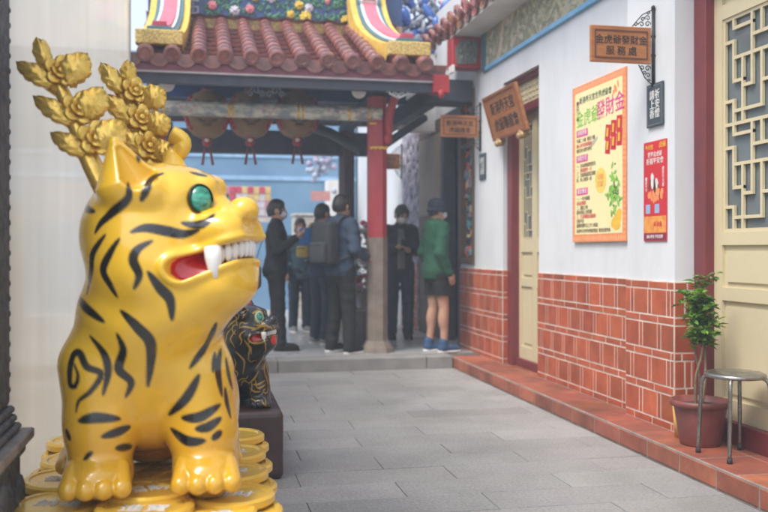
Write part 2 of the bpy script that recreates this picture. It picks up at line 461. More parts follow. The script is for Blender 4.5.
# ================================================================== SETTING: ground, paving, platform, kerb
bm = new()
box(bm, -250, 250, -250, 350, -0.30, -0.06)
struct('ground', bm, M['earth'])

rs = random.Random(3)
def slabs(bm, x0, x1, y0, y1, sx, sy, z0, z1, gap, var=0.12, bond=0.5):
    j = 0; y = y0
    while y < y1 - 0.01:
        ye = min(y + sy, y1)
        x = x0 - (sx * ((j * bond) % 1.0)) - rs.random() * 0.12
        while x < x1 - 0.01:
            w = sx * (1 + (rs.random() - 0.5) * 0.12)
            xa, xb = max(x, x0), min(x + w, x1)
            if xb - xa > 0.03:
                g = 1 + (rs.random() - 0.5) * 2 * var
                dz = (rs.random() - 0.5) * 0.003
                c = (g * (1 + (rs.random() - .5) * .03), g, g * (1 + (rs.random() - .5) * .03))
                box(bm, xa + gap / 2, xb - gap / 2, y + gap / 2, ye - gap / 2, z0, z1 + dz, c)
            x += w
        y = ye; j += 1
bm = new(); box(bm, -4, 2.70, -3, 9.30, -0.05, -0.007)
struct('courtyard_bed', bm, M['joint'])
bm = new(); slabs(bm, -4, 2.695, -3, 9.295, 0.93, 0.30, -0.02, 0.0, 0.0055, 0.10)
struct('courtyard_paving', bm, M['slab'], bevel=0.0018)

PZ = 0.13
bm = new(); box(bm, -4, 3.6, 9.42, 21, -0.05, PZ - 0.006)
struct('hall_floor_bed', bm, M['joint'])
bm = new(); slabs(bm, -4, 3.6, 9.62, 21, 0.9, 0.6, PZ - 0.03, PZ, 0.006, 0.08)
struct('hall_floor', bm, M['floor'])
bm = new()
x = -4.0
while x < 2.69:
    xe = min(x + 1.6, 2.694); box(bm, x + 0.003, xe - 0.003, 9.30, 9.615, -0.04, PZ + 0.001); x = xe
struct('hall_step', bm, M['step'], bevel=0.008)

def rnd_tile():
    g = 1 + (rs.random() - 0.5) * 0.42
    return (g, g * (1 + (rs.random() - .5) * .14), g * (1 + (rs.random() - .5) * .14))
KZ = 0.12
bm = new(); box(bm, 2.706, 3.7, -3, 13.0, -0.05, KZ - 0.004)
struct('kerb_bed', bm, M['kerbmortar'])
bm = new()
y = -3.0 + 0.178
while y < 9.6:
    box(bm, 2.70, 2.72, y + 0.009, y + 0.366, 0.008, KZ - 0.014, rnd_tile())
    y += 0.375
y = -3.0
while y < 9.9:
    box(bm, 2.718, 3.028, y + 0.009, y + 0.366, KZ - 0.02, KZ, rnd_tile())
    box(bm, 3.04, 3.50, y + 0.006, y + 0.369, KZ - 0.02, KZ - 0.001, rnd_tile())
    y += 0.375
struct('kerb', bm, M['kerbtile'], bevel=0.003)

# ================================================================== RIGHT: the side building
WX, PX = 3.04, 2.97                             # wall face, pilaster face
hall = thing('temple_building', 'long white side building with red tiled dado, cream doors and a tiled eave', 'building', (0, 0, 0))
bm = new()
W2 = 3.45
box(bm, WX, W2, 5.835, 7.69, KZ, 3.21)          # wall between the two doors
box(bm, PX, W2, 5.19, 5.832, KZ, 3.21)          # pilaster
box(bm, WX, W2, 7.69, 8.67, 2.98, 3.21)         # over the far door
box(bm, WX, W2, 8.67, 9.63, KZ, 3.21)
box(bm, WX, W2, 9.63, 10.18, KZ, 1.12)
box(bm, WX, W2, 9.63, 10.18, 3.12, 3.21)
box(bm, WX, W2, 3.55, 5.19, 2.98, 3.21)         # over the near door
box(bm, WX, W2, -3.0, 3.55, KZ, 3.21)
box(bm, WX + .006, W2, -3.0, 10.18, 3.21, 4.4)  # behind the fresco
box(bm, WX, W2, 13.3, 20.0, 0.1, 4.6)           # hazy far wall
box(bm, WX + .02, W2, 10.18, 13.3, 3.0, 4.4)
obj('wall', bm, M['plaster'], hall)

def tile_face(bm, bmj, org, u, n, w, z0, z1, seed, joint=0.0115, cut_u=None):
    r_ = random.Random(seed)
    org, u, n = Vector(org), Vector(u), Vector(n); zz = Vector((0, 0, 1))
    fr = Matrix((u, zz, n)).transposed().to_4x4(); fr.translation = org
    thin, big = 0.052, (z1 - z0 - 5 * 0.052) / 4
    z = 0.0
    def put(a, b, za, zb):
        a, b = max(a, 0), min(b, w)
        if b - a < 0.012: return
        j = joint / 2
        box(bm, a + j, b - j, za + j, zb - j, -0.004, 0.004, rnd_tile(), fr)
    box(bmj, 0, w, 0, z1 - z0, -0.012, 0.0008, None, fr)
    for row in range(9):
        h = thin if row % 2 == 0 else big
        if row % 2 == 0:
            a = -r_.random() * 0.2
            while a < w: put(a, a + 0.245, z, z + h); a += 0.245
        else:
            a = -0.125 if (row // 2) % 2 else 0.0
            while a < w:
                put(a, a + 0.198, z, z + h); put(a + 0.198, a + 0.245, z, z + h); a += 0.245
        z += h
DZ0, DZ1 = KZ, 1.075
def dado(name, faces):
    b1, b2 = new(), new()
    for i, (o, u, n, w) in enumerate(faces): tile_face(b1, b2, o, u, n, w, DZ0, DZ1, i * 7 + 3)
    d = obj(name, b1, M['tile'], hall, bevel=0.0022)
    obj('mortar_bed', b2, M['mortar'], d)
    return d
T = 0.012
dado('tile_dado', [((WX - T, 7.69, DZ0), (0, -1, 0), (-1, 0, 0), 1.855), ((PX - T, 5.832, DZ0), (0, -1, 0), (-1, 0, 0), 0.642 + T),
                   ((PX - T, 5.19 - T, DZ0), (1, 0, 0), (0, -1, 0), 0.155)])
dado('tile_dado', [((WX - T, 10.18, DZ0), (0, -1, 0), (-1, 0, 0), 1.51 + T), ((WX - T, 8.67 - T, DZ0), (1, 0, 0), (0, -1, 0), 0.10)])
dado('tile_dado', [((WX - T, 3.55, DZ0), (0, -1, 0), (-1, 0, 0), 3.5)])
dado('tile_dado', [((WX - T, 13.3, DZ0), (0, -1, 0), (-1, 0, 0), 1.0)])

# doors
def fret(bm, w, h, t, d, c=None):               # frame and key-fret bars in the (u, v) plane
    def H(a, b, v): box(bm, a * w - t / 2, b * w + t / 2, v * h - t / 2, v * h + t / 2, 0, d * 0.93)
    def V(u, a, b): box(bm, u * w - t / 2, u * w + t / 2, a * h + t / 2 - .001, b * h - t / 2 + .001, 0, d)
    xs = (0, .2, .4, .6, .8, 1)
    H(0, 1, 0); H(0, 1, 1); V(0, 0, 1); V(1, 0, 1)
    for s in (0, .5):
        def y(q): return s + q * .5
        V(.2, y(.0), y(.22)); H(0, .2, y(.22)); V(.4, y(.0), y(.62)); H(.2, .4, y(.12)); H(.4, .6, y(.34)); V(.6, y(.34), y(1.))
        V(.2, y(.40), y(.78)); H(.2, .4, y(.40)); H(.2, .6, y(.62)); H(0, .2, y(.78)); H(.2, .6, y(.9)); V(.8, y(.12), y(.62)); H(.4, .8, y(.12))
        H(.6, 1, y(.62)); H(.8, 1, y(.34)); V(.8, y(.78), y(1.)); H(.6, 1, y(.78)); V(.2, y(.9), y(1.))
        if s: H(0, 1, .5)
def panelled_door(name, y_hi, y_lo, x, z0, z1, parent):
    # y_hi is the left edge seen from the yard; local u runs to the right
    w = y_hi - y_lo
    bm = new(); g = .0
    d = thing('x', 'x', 'x', (x, y_hi, z0), frame=FACE_LEFT); del d['label']; del d['category']
    d.name = name; d.parent = parent
    H = z1 - z0
    st = 0.085 if w > .5 else .055                                    # stile width
    la, lb = 1.25 - z0 + .16, 2.70 - z0          # lattice opening
    spans = [(0.12, 0.72), (0.80, 1.06), (la - .02, lb), (lb + .09, H - .08)]
    box(bm, 0, st, 0, H, -.045, 0); box(bm, w - st, w, 0, H, -.045, 0)
    prev = 0
    for a, b in spans:
        box(bm, st, w - st, prev, a, -.045, -.0005); prev = b
    box(bm, st, w - st, prev, H, -.045, -.0005)
    for i, (a, b) in enumerate(spans):
        if i == 2: continue
        box(bm, st, w - st, a, b, -.04, -.022)
        box(bm, st + .035, w - st - .035, a + .035, b - .035, -.022, -.009)
    leafo = obj('door_leaf', bm, M['cream'], d)
    bm = new()
    a, b = spans[2]
    fret(bm, w - 2 * st - .02, b - a - .02, .02 if w > .5 else .0095, .018)
    o = obj('lattice', bm, M['cream'], d); o.scale = (1, 1, 1 if w > .5 else .3); o.location = (st + .01, a + .01, -.028)
    bm = new(); box(bm, st, w - st, a, b, -.042, -.034)
    obj('glass', bm, M['glassdark'], d)
    return d
DX = 3.16
panelled_door('door', 5.05, 4.40, DX, .25, 2.98, hall)
panelled_door('door', 4.395, 3.69, DX, .25, 2.98, hall)
panelled_door('door', 8.53, 8.115, DX, .20, 2.62, hall)
panelled_door('door', 8.11, 7.695, DX, .20, 2.62, hall)
bm = new()
box(bm, 3.10, 3.25, 5.05, 5.187, KZ, 2.98); box(bm, 3.10, 3.25, 3.553, 3.69, KZ, 2.98); box(bm, 3.11, 3.25, 3.69, 5.05, KZ, .25)
box(bm, 3.115, 3.25, 3.69, 5.05, 2.90, 2.979)
obj('door_frame', bm, M['maroon'], hall, bevel=.004)
bm = new()
box(bm, 3.08, 3.25, 8.53, 8.668, KZ, 2.979); box(bm, 3.12, 3.25, 7.692, 8.53, KZ, .20)
box(bm, 3.09, 3.25, 7.692, 8.53, 2.62, 2.70); box(bm, 3.09, 3.25, 7.692, 8.53, 2.93, 2.979)
obj('door_frame', bm, M['maroon'], hall, bevel=.004)
bm = new(); box(bm, 3.14, 3.2, 7.695, 8.527, 2.70, 2.93); tr = obj('transom', bm, M['cream'], hall)
bm = new()
for i in range(9): box(bm, 3.128, 3.14, 7.72 + i * .095, 7.735 + i * .095, 2.72, 2.91)
for z in (2.76, 2.815, 2.87): box(bm, 3.130, 3.14, 7.70, 8.5, z - .007, z + .007)
obj('lattice', bm, M['cream'], tr)

# carved window beside the far pillar
bm = new()
for a, b, c, d in ((9.63, 9.69, 1.12, 3.12), (10.12, 10.18, 1.12, 3.12), (9.69, 10.12, 1.12, 1.19), (9.69, 10.12, 3.04, 3.12), (9.69, 10.12, 2.46, 2.52)):
    box(bm, 3.02, 3.2, a, b, c, d)
wdw = obj('window', bm, M['brownwood'], hall, bevel=.006)
bm = new(); box(bm, 3.09, 3.2, 9.69, 10.12, 1.19, 3.04)
rr = random.Random(5)
for i in range(70):
    ball(bm, (3.085, 9.70 + rr.random() * .41, 1.22 + rr.random() * 1.78), (.02 + rr.random() * .015, .03 + rr.random() * .03, .03 + rr.random() * .05), 8)
obj('carved_panel', bm, M['relief'], wdw, smooth=False)

# fresco, cornice, soffit and eave
bm = new(); box(bm, 3.015, 3.05, -3, 9.15, 3.25, 3.62)
paint(bm, list(bm.faces), (1, 1, 1)); fr = obj('fresco', bm, M['fresco'], hall)
bm = new(); box(bm, 3.0, 3.05, -3, 9.15, 3.212, 3.25)
obj('fresco_border', bm, mat('sky_blue_paint', (0.13, 0.36, 0.60), (0.20, 0.44, 0.66), .6, scale=6), fr)
bm = new(); box(bm, 3.005, 3.05, 9.15, 9.30, 3.212, 3.62)
obj('fresco_end', bm, M['teal'], fr)
bm = new()                                        # soffit: sheet plus sloping fascia
prof = [(2.72, 3.62), (3.5, 3.62), (3.5, 3.80), (2.715, 3.70)]
a = [bm.verts.new((x, -3, z)) for x, z in prof]; b = [bm.verts.new((x, 9.6, z)) for x, z in prof]
for i in range(4): bm.faces.new((a[i], a[(i + 1) % 4], b[(i + 1) % 4], b[i]))
bm.faces.new(a[::-1]); bm.faces.new(b)
obj('soffit', bm, M['soffit'], hall)
bm = new(); box(bm, 2.70, 3.036, 9.36, 9.58, 3.28, 3.612)
cb = obj('corbel', bm, M['redpaint'], hall, bevel=.008)
bm = new(); prism(bm, [(.05, .03), (.27, .05), (.29, .29), (.11, .30), (.03, .2)], 0, .02)
for k in range(14):
    ball(bm, (.09 + random.random() * .17, .07 + random.random() * .2, .02), (.02, .025, .014), 8)
o = obj('corbel_carving', bm, mat('grey_carving', (.16, .17, .16), (.07, .09, .08), .7, scale=20), cb); o.matrix_local = Matrix.Translation((2.70, 9.36, 3.28)) @ FACE_LENS.to_4x4()
bm = new(); box(bm, 2.695, 2.72, 9.34, 9.5, 3.22, 3.30); obj('corbel_tip', bm, M['white'], cb)

def roof_sheet(width, run, rise, sp, n, x0, seed, root, rad=.078, drip=True):
    """clay roof in a local frame: u along the eave, y up the slope, z up; returns roof meshes under root"""
    r_ = random.Random(seed); sl = math.hypot(run, rise); ang = math.atan2(rise, run)
    S = Matrix.Rotation(ang, 4, 'X')
    bm = new()
    step = .24; m = int(sl / step) + 1
    for k in range(m):                            # stepped pan tiles
        y0 = k * step; dz = -.012
        for i in range(n + 1):
            g = 1 + (r_.random() - .5) * .3
            xa = max(x0 + (i - 1) * sp, x0 - sp * .35); xb = min(x0 + i * sp, x0 + (n - 1) * sp + sp * .35)
            pts = 5
            prev = None
            for j in range(pts + 1):
                u = xa + (xb - xa) * j / pts; sag = -.03 * math.sin(math.pi * j / pts)
                cur = [bm.verts.new(S @ Vector((u, y0 - .01, .022 + sag))), bm.verts.new(S @ Vector((u, y0 + step, -.004 + sag))), bm.verts.new(S @ Vector((u, y0 - .01, .002 + sag)))]
                if prev:
                    paint(bm, [bm.faces.new((prev[0], cur[0], cur[1], prev[1])), bm.faces.new((prev[2], cur[2], cur[0], prev[0]))], (g * .9, g * .9, g * .9))
                prev = cur
    pan = obj('pan_tiles', bm, M['glaze'], root)
    bm = new()
    for i in range(n):                            # barrel rolls, each a row of overlapping tiles
        u = x0 + i * sp
        for k in range(m + 1):
            y0 = k * .20 - .05; g = 1 + (r_.random() - .5) * .35
            if y0 > sl: break
            a, b = rad * 1.04, rad * .90
            rings = []
            for yy, rr_, zz in ((y0, a * .93, .0), (y0 + .012, a, .0), (y0 + .10, a * .97, .0), (y0 + .225, b, -.002)):
                rings.append([bm.verts.new(S @ Vector((u + rr_ * math.cos(t), yy, .02 + zz + rr_ * math.sin(t)))) for t in (math.pi * q / 10 for q in range(11))])
            fs = []
            for r0, r1 in zip(rings, rings[1:]):
                for q in range(10): fs.append(bm.faces.new((r0[q], r0[q + 1], r1[q + 1], r1[q])))
            paint(bm, fs, (g, g * .97, g * .95))
    obj('barrel_tiles', bm, M['glaze'], root, smooth=True)
    bm = new()
    for i in range(n):                            # round end plates
        u = x0 + i * sp; g = 1 + (r_.random() - .5) * .3
        mt = S @ Matrix.Translation((u, -.062, .035)) @ Matrix.Rotation(R(90), 4, 'X')
        lathe(bm, [(0, .022), (rad * .55, .022), (rad * .62, .030), (rad * .85, .030), (rad * 1.1, .018), (rad * 1.12, -.01), (0, -.012)], 20, mtx=mt, c=(g * .9, g * .9, g * .9))
    obj('end_plates', bm, M['glaze'], root, smooth=False)
    if drip:
        bm = new()
        for i in range(n + 1):                    # tongue shaped drip tiles
            u = x0 + (i - .5) * sp; g = 1 + (r_.random() - .5) * .3
            rr_ = sp * .44
            poly = [(u + rr_ * math.cos(t), .02 - rr_ * 1.15 * math.sin(t)) for t in (math.pi * q / 14 for q in range(15))]
            mt = Matrix.Translation((0, -.03, -.01)) @ Matrix.Rotation(R(90) + ang * .2, 4, 'X')
            prism(bm, poly[::-1], -.008, .012, mtx=mt, c=(g, g, g))
            rr2 = rr_ * .72
            poly = [(u + rr2 * math.cos(t), .012 - rr2 * 1.15 * math.sin(t)) for t in (math.pi * q / 12 for q in range(13))]
            prism(bm, poly[::-1], .0, .018, mtx=mt, c=(g * .7, g * .7, g * .7))
        obj('drip_tiles', bm, M['glaze'], root)
rf = bpy.data.objects.new('roof', None); COL.objects.link(rf); rf.parent = hall
rf.matrix_local = Matrix.Translation((2.715, 10.35, 3.745)) @ Matrix(((0, 1, 0), (-1, 0, 0), (0, 0, 1))).to_4x4()
roof_sheet(0, 1.5, .62, .265, 30, .10, 11, rf)

# far doorway in the same wall (inside the pavilion's shade)
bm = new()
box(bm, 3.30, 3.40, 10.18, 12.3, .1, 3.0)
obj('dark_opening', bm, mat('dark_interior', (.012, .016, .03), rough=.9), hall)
bm = new(); box(bm, 3.05, 3.11, 11.02, 12.28, .13, 3.0)
fd = obj('door_leaf', bm, M['brownwood'], hall, bevel=.01)
bm = new(); box(bm, 3.035, 3.05, 11.08, 12.22, 1.75, 2.8)
obj('door_panel', bm, mat('drab_panel', (.31, .235, .17), (.25, .19, .14), .6, scale=3), fd)
bm = new(); box(bm, 3.03, 3.2, 10.18, 10.28, .13, 3.0); box(bm, 3.03, 3.2, 10.93, 11.02, .13, 3.0); box(bm, 3.03, 3.2, 10.28, 10.93, 2.75, 3.0)
obj('door_frame', bm, M['darkwood'], hall, bevel=.008)
bm = new()
box(bm, 3.05, 3.3, 12.3, 13.3, 1.075, 3.0)
box(bm, 3.04, 3.3, 12.3, 13.3, .12, 1.075)
for i in range(90):
    ball(bm, (3.05, 12.34 + rr.random() * .9, 1.15 + rr.random() * 1.8), (.025, .05 + rr.random() * .05, .05 + rr.random() * .07), 8)
obj('carved_window', bm, mat('pale_relief', (.42, .40, .48), (.16, .14, .19), .7, scale=9, lo=.4, hi=.6), hall)

# ================================================================== the pavilion across the end of the yard
pav = thing('temple_pavilion', 'open temple pavilion with glazed red roof tiles and striped curved ridges', 'pavilion', (0, 0, 0))
EY, EZ = 9.22, 3.24
rf = bpy.data.objects.new('roof', None); COL.objects.link(rf); rf.parent = pav
rf.location = (0, EY, EZ)
roof_sheet(0, 1.80, .80, .261, 12, -.527, 21, rf)
rb = bpy.data.objects.new('rear_roof', None); COL.objects.link(rb); rb.parent = pav
rb.matrix_local = Matrix.Translation((1.815, 12.84, EZ)) @ Matrix.Rotation(R(180), 4, 'Z')
roof_sheet(0, 1.80, .80, .261, 12, -.527, 22, rb)
bm = new()                                        # boarding under the tiles
pr = [(EY + .06, EZ - .06), (11.03, 4.0), (12.80, EZ - .06), (12.80, EZ - .13), (11.03, 3.93), (EY + .06, EZ - .13)]
a = [bm.verts.new((-.64, y, z)) for y, z in pr]; b = [bm.verts.new((2.56, y, z)) for y, z in pr]
for i in range(6): bm.faces.new((a[i], b[i], b[(i + 1) % 6], a[(i + 1) % 6]))
for q in ((0, 1, 4, 5), (1, 2, 3, 4)):
    bm.faces.new([a[i] for i in q]); bm.faces.new([b[i] for i in q][::-1])
obj('roof_boards', bm, M['darkwood'], pav)
bm = new(); box(bm, -.66, 2.58, EY - .01, EY + .05, 3.085, 3.19)
fmat = mat('fascia_maroon', (.22, .05, .075), (.16, .04, .06), .5)
fa = obj('fascia', bm, fmat, pav)
bm = new(); box(bm, -.66, 2.58, 12.8, 12.86, 3.085, 3.19); obj('fascia', bm, fmat, pav)
bm = new(); box(bm, -.66, 2.58, EY - .018, EY + .045, 3.066, 3.082); obj('fascia_line', bm, mat('pale_line', (.45, .4, .42)), fa)
bm = new(); box(bm, -.66, 2.58, EY + .03, EY + .12, 2.97, 3.064); obj('eave_purlin', bm, M['darkwood'], fa)
bm = new(); box(bm, 2.44, 2.61, EY - .05, EY + .16, 2.965, 3.15)
ball(bm, (2.525, EY - .03, 2.95), (.04, .04, .05), 10)
obj('eave_end_block', bm, M['redpaint'], fa)
# ridge
bm = new(); box(bm, -.6, 2.5, 10.92, 11.14, 3.93, 4.08)
rg = obj('ridge', bm, M['mosaic'], pav, bevel=.012)
bm = new(); box(bm, -.6, 2.5, 10.95, 11.11, 4.085, 4.85); rp = obj('ridge_panel', bm, M['navy'], rg)
bm = new(); box(bm, -.6, 2.5, 10.94, 11.12, 4.08, 4.10); obj('ridge_line', bm, mat('purple_line', (.25, .12, .3)), rg)
r9 = random.Random(9)
def sprig(bm, u, z, y, s):
    a = r9.random() * 6.28
    ca, sa = math.cos(a), math.sin(a)
    rot = Matrix.Rotation(a, 3, 'Y')
    ball(bm, (u, y, z), (s, .012, s * .42), 8, rot)
bm = new()
for i in range(420): sprig(bm, .05 + r9.random() * 1.75, 4.12 + r9.random() * .5, 10.945, .018 + r9.random() * .026)
obj('ceramic_leaves', bm, M['green'], rp, smooth=True)
for nm, mm, spots in (('white_flower', mat('white_glaze', (.7, .68, .74), (.5, .46, .55), .3), ((.42, 4.25), (1.32, 4.33), (.86, 4.42), (1.05, 4.5))),
                      ('yellow_flower', mat('yellow_glaze', (.7, .5, .06), rough=.3), ((1.28, 4.22), (1.10, 4.24), (1.78, 4.2), (1.2, 4.36), (.66, 4.42), (.25, 4.44))),
                      ('pink_flower', mat('pink_glaze', (.7, .22, .26), rough=.3), ((1.92, 4.34), (.6, 4.28), (.15, 4.3), (1.55, 4.42)))):
    for u, z in spots:
        bm = new(); s = .55 + r9.random() * .75
        for q in range(9):
            t = q * .7 + r9.random() * .3; ball(bm, (u + .036 * s * math.cos(t), 10.925 + r9.random() * .01, z - .07 + .036 * s * math.sin(t)), (.028 * s, .018, .017 * s), 8, Matrix.Rotation(-t, 3, 'Y'))
        ball(bm, (u, 10.912, z - .07), (.022 * s, .018, .022 * s), 8)
        obj(nm, bm, mm, rp, smooth=True)
bm = new()                                        # pale fret at both ends of the panel
for x0 in (1.98, 2.16, -.3, -.14):
    for k in range(8):
        z = 4.12 + k * .075
        box(bm, x0, x0 + .13, 10.935, 10.95, z, z + .016); box(bm, x0 + (.0 if k % 2 else .114), x0 + (.016 if k % 2 else .13), 10.936, 10.95, z + .016, z + .075)
        box(bm, x0 + .055, x0 + .07, 10.936, 10.95, z + .03, z + .06)
obj('ceramic_fret', bm, mat('pale_fret', (.55, .52, .58)), rp)

# descending ridges: stacked painted bands swept down the slope
def sweep(bm, prof, xa, xb, z_off, y_front, flare=0.0):
    n_ = len(prof); dx = [flare * max(0.0, 1 - i / (n_ - 1) * 1.25) ** 2 for i in range(n_)]
    top = [(y, z + z_off) for y, z in prof]
    n = len(top); vs = []
    for i, (y, z) in enumerate(top):
        dy = y_front if i == 0 else 0
        vs.append([bm.verts.new((x + dx[i], y + dy, z)) for x in (xa, xb)])
    bs = [[bm.verts.new((x + dx[i], y + .12, z - .25)) for x in (xa, xb)] for i, (y, z) in enumerate(prof)]
    bs[0][0].co.y = bs[0][1].co.y = top[0][0] + y_front; bs[0][0].co.z = bs[0][1].co.z = prof[0][1] - .06
    for i in range(n - 1):
        bm.faces.new((vs[i][0], vs[i][1], vs[i + 1][1], vs[i + 1][0]))
        bm.faces.new((vs[i][0], vs[i + 1][0], bs[i + 1][0], bs[i][0])); bm.faces.new((vs[i + 1][1], vs[i][1], bs[i][1], bs[i + 1][1]))
    bm.faces.new((vs[0][1], vs[0][0], bs[0][0], bs[0][1]))
def curve(p, n=7):
    out = []
    for i in range(len(p) - 1):
        p0, p1, p2, p3 = p[max(i - 1, 0)], p[i], p[i + 1], p[min(i + 2, len(p) - 1)]
        for k in range(n):
            t = k / n
            out.append(tuple(.5 * (2 * b + (c - a) * t + (2 * a - 5 * b + 4 * c - d) * t * t + (3 * b - a - 3 * c + d) * t ** 3) for a, b, c, d in zip(p0, p1, p2, p3)))
    out.append(tuple(p[-1])); return out
RP = curve([(9.36, 3.50), (9.68, 3.60), (10.02, 3.75), (10.34, 3.94), (10.58, 4.20), (10.72, 4.52), (10.80, 4.95)])
for xf, fl in ((-.40, -.08), (2.20, .20)):
    xc = xf - fl
    bm = new(); sweep(bm, RP, xc - .22, xc + .22, .0, -.03, fl)
    hr = obj('hip_ridge', bm, M['yellowp'], pav)
    for nm, w, zo, yo, mm in (('teal_band', .150, .030, .04, M['teal']), ('white_band', .105, .048, .08, M['white']), ('pink_band', .074, .075, .06, M['pink'])):
        bm = new(); q = [(y - zo * .9, z + .0) if z > 4.2 else (y, z) for y, z in RP]
        sweep(bm, q, xc - w, xc + w, zo, yo, fl); obj(nm, bm, mm, hr)
    xc = xf
    bm = new(); box(bm, xc - .235, xc + .235, 9.26, 9.38, 3.36, 3.51); obj('mosaic_foot', bm, M['mosaic'], hr, bevel=.01)
    bm = new(); box(bm, xc - .125, xc + .125, 9.33, 9.42, 3.512, 3.56); obj('teal_foot', bm, M['teal'], hr, bevel=.006)
    bm = new(); box(bm, xc - .07, xc + .07, 9.36, 9.46, 3.562, 3.62); obj('pink_foot', bm, mat('foot_red', (.42, .05, .09)), hr, bevel=.006)

# columns and beams
def column(x, y, mred, mstone, top=3.0, w=.115):
    def octo(bm, r0, r1, z0, z1):
        lathe(bm, [(0, z0), (r0, z0), (r1, z1), (0, z1)], 8, mtx=Matrix.Translation((x, y, 0)) @ Matrix.Rotation(R(22.5), 4, 'Z'))
    bm = new(); octo(bm, w, w, 1.42, top)
    c = obj('column', bm, mred, pav)
    bm = new(); octo(bm, w * 1.07, w * 1.05, .26, 1.42); octo(bm, w * 1.75, w * 1.62, PZ, .19); octo(bm, w * 1.5, w * 1.12, .19, .262)
    obj('stone_base', bm, mstone, c)
    return c
c1 = column(1.96, 9.86, M['colred'], M['colstone'])
bm = new()
for k in range(8): box(bm, 1.86 + k * .025, 1.885 + k * .025, 9.735, 9.75, 2.40 + (.012 if k % 2 else 0), 2.425 + (.012 if k % 2 else 0))
box(bm, 1.85, 2.07, 9.738, 9.75, 2.425, 2.432)
box(bm, 1.85, 1.93, 9.735, 9.75, 2.68, 2.70)
obj('gilt_band', bm, M['gold'], c1)
bm = new(); tube(bm, [(2.06, 9.72, 2.50), (2.065, 9.70, 2.60), (2.06, 9.68, 2.75), (2.09, 9.63, 2.9), (2.12, 9.55, 3.0)], [.03, .045, .05, .05, .05], 8)
ball(bm, (2.055, 9.70, 2.52), (.05, .04, .07), 10)
obj('bracket_arm', bm, M['redpaint'], c1)
column(-.46, 9.86, M['colred'], M['colstone'])
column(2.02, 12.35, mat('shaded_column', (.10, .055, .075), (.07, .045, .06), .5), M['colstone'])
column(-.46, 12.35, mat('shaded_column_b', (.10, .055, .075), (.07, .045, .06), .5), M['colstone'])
bm = new(); tube(bm, [(-.55, 9.80, 2.80), (2.0, 9.80, 2.80)], .08, 12)
fb = obj('front_beam', bm, M['beam'], pav)
bm = new()
for x in (-.38, .3, .34, 1.05, 1.1, 1.62, 1.84): tube(bm, [(x, 9.80, 2.80), (x + .022, 9.80, 2.80)], .084, 12)
obj('beam_rings', bm, M['gold'], fb)
bm = new()
for x in (-.2, .65, 1.38, 1.72):
    for k in range(5): ball(bm, (x + k * .05, 9.725, 2.80 + .03 * math.sin(k * 2.2)), (.03, .012, .022), 8)
obj('beam_carving', bm, mat('pale_carving', (.62, .55, .52), (.5, .3, .28), .6, scale=30), fb)
bm = new(); box(bm, -.6, 2.5, 12.27, 12.43, 2.60, 2.92)
obj('rear_beam', bm, M['darkwood'], pav)
for x in (-.46, .75, 2.0):
    bm = new(); box(bm, x - .07, x + .07, 9.86, 12.35, 2.93, 3.08); obj('cross_beam', bm, M['darkwood'], pav)
for y, z in ((10.4, 3.5), (11.0, 3.72), (11.7, 3.5)):
    bm = new(); tube(bm, [(-.6, y, z), (2.52, y, z)], .08, 10); obj('purlin', bm, M['darkwood'], pav)
bm = new(); box(bm, -.6, 2.5, 10.72, 10.80, 3.08, 3.62); obj('tie_panel', bm, M['navy'], pav)
for x in (-.33, 1.69):
    bm = new(); lathe(bm, [(0, .02), (.075, .02), (.08, .0), (0, 0)], 18, mtx=Matrix.Translation((x, 9.50, 3.0)) @ Matrix.Rotation(R(90), 4, 'X'))
    obj('round_boss', bm, M['white'], pav)
def scroll(bm, cx, cz, y, s, r=.011, turns=1.35, flip=1):
    pts = [(cx + flip * s * (1 - k / 22) * math.cos(turns * 6.283 * k / 20), y, cz + s * (1 - k / 22) * math.sin(turns * 6.283 * k / 20)) for k in range(20)]
    tube(bm, pts, r, 6)
bm = new()                                        # pale filigree brackets under the eave
for f in (-1, 1):
    for dx, dz, s in ((.03, .0, .035), (.085, .03, .045), (.13, .075, .035), (.055, .085, .03)): scroll(bm, 2.08 + f * dx, 2.93 + dz, 9.28, s, .008, 1.3, f)
    tube(bm, [(2.08, 9.28, 2.90), (2.08 + f * .08, 9.28, 2.94), (2.08 + f * .19, 9.28, 3.06)], .009, 6)
obj('filigree_bracket', bm, mat('pale_filigree', (.55, .6, .62)), pav, smooth=True)
bm = new()
for f in (-1, 1):
    for dx, dz, s in ((.04, .0, .04), (.11, .04, .05), (.17, .0, .035), (.06, .10, .04)): scroll(bm, .70 + f * dx, 2.96 + dz, 9.66, s, .009, 1.3, f)
obj('filigree_ornament', bm, mat('dim_filigree', (.22, .27, .32)), pav, smooth=True)
bm = new()                                        # struts from the columns to the eave
tube(bm, [(1.9, 10.4, 2.45), (1.55, 10.7, 2.7), (1.2, 11, 2.85)], .06, 8); obj('strut', bm, M['darkwood'], pav)
bm = new(); tube(bm, [(2.1, 10.0, 2.5), (2.7, 10.6, 2.9)], .05, 8); obj('strut', bm, M['darkwood'], pav)
bm = new(); box(bm, 2.52, 2.66, 9.95, 13.2, 2.93, 3.14); obj('side_beam', bm, M['darkwood'], pav)
bm = new(); box(bm, 2.52, 3.02, 9.66, 10.1, 2.96, 3.2); obj('side_beam', bm, M['darkwood'], pav)

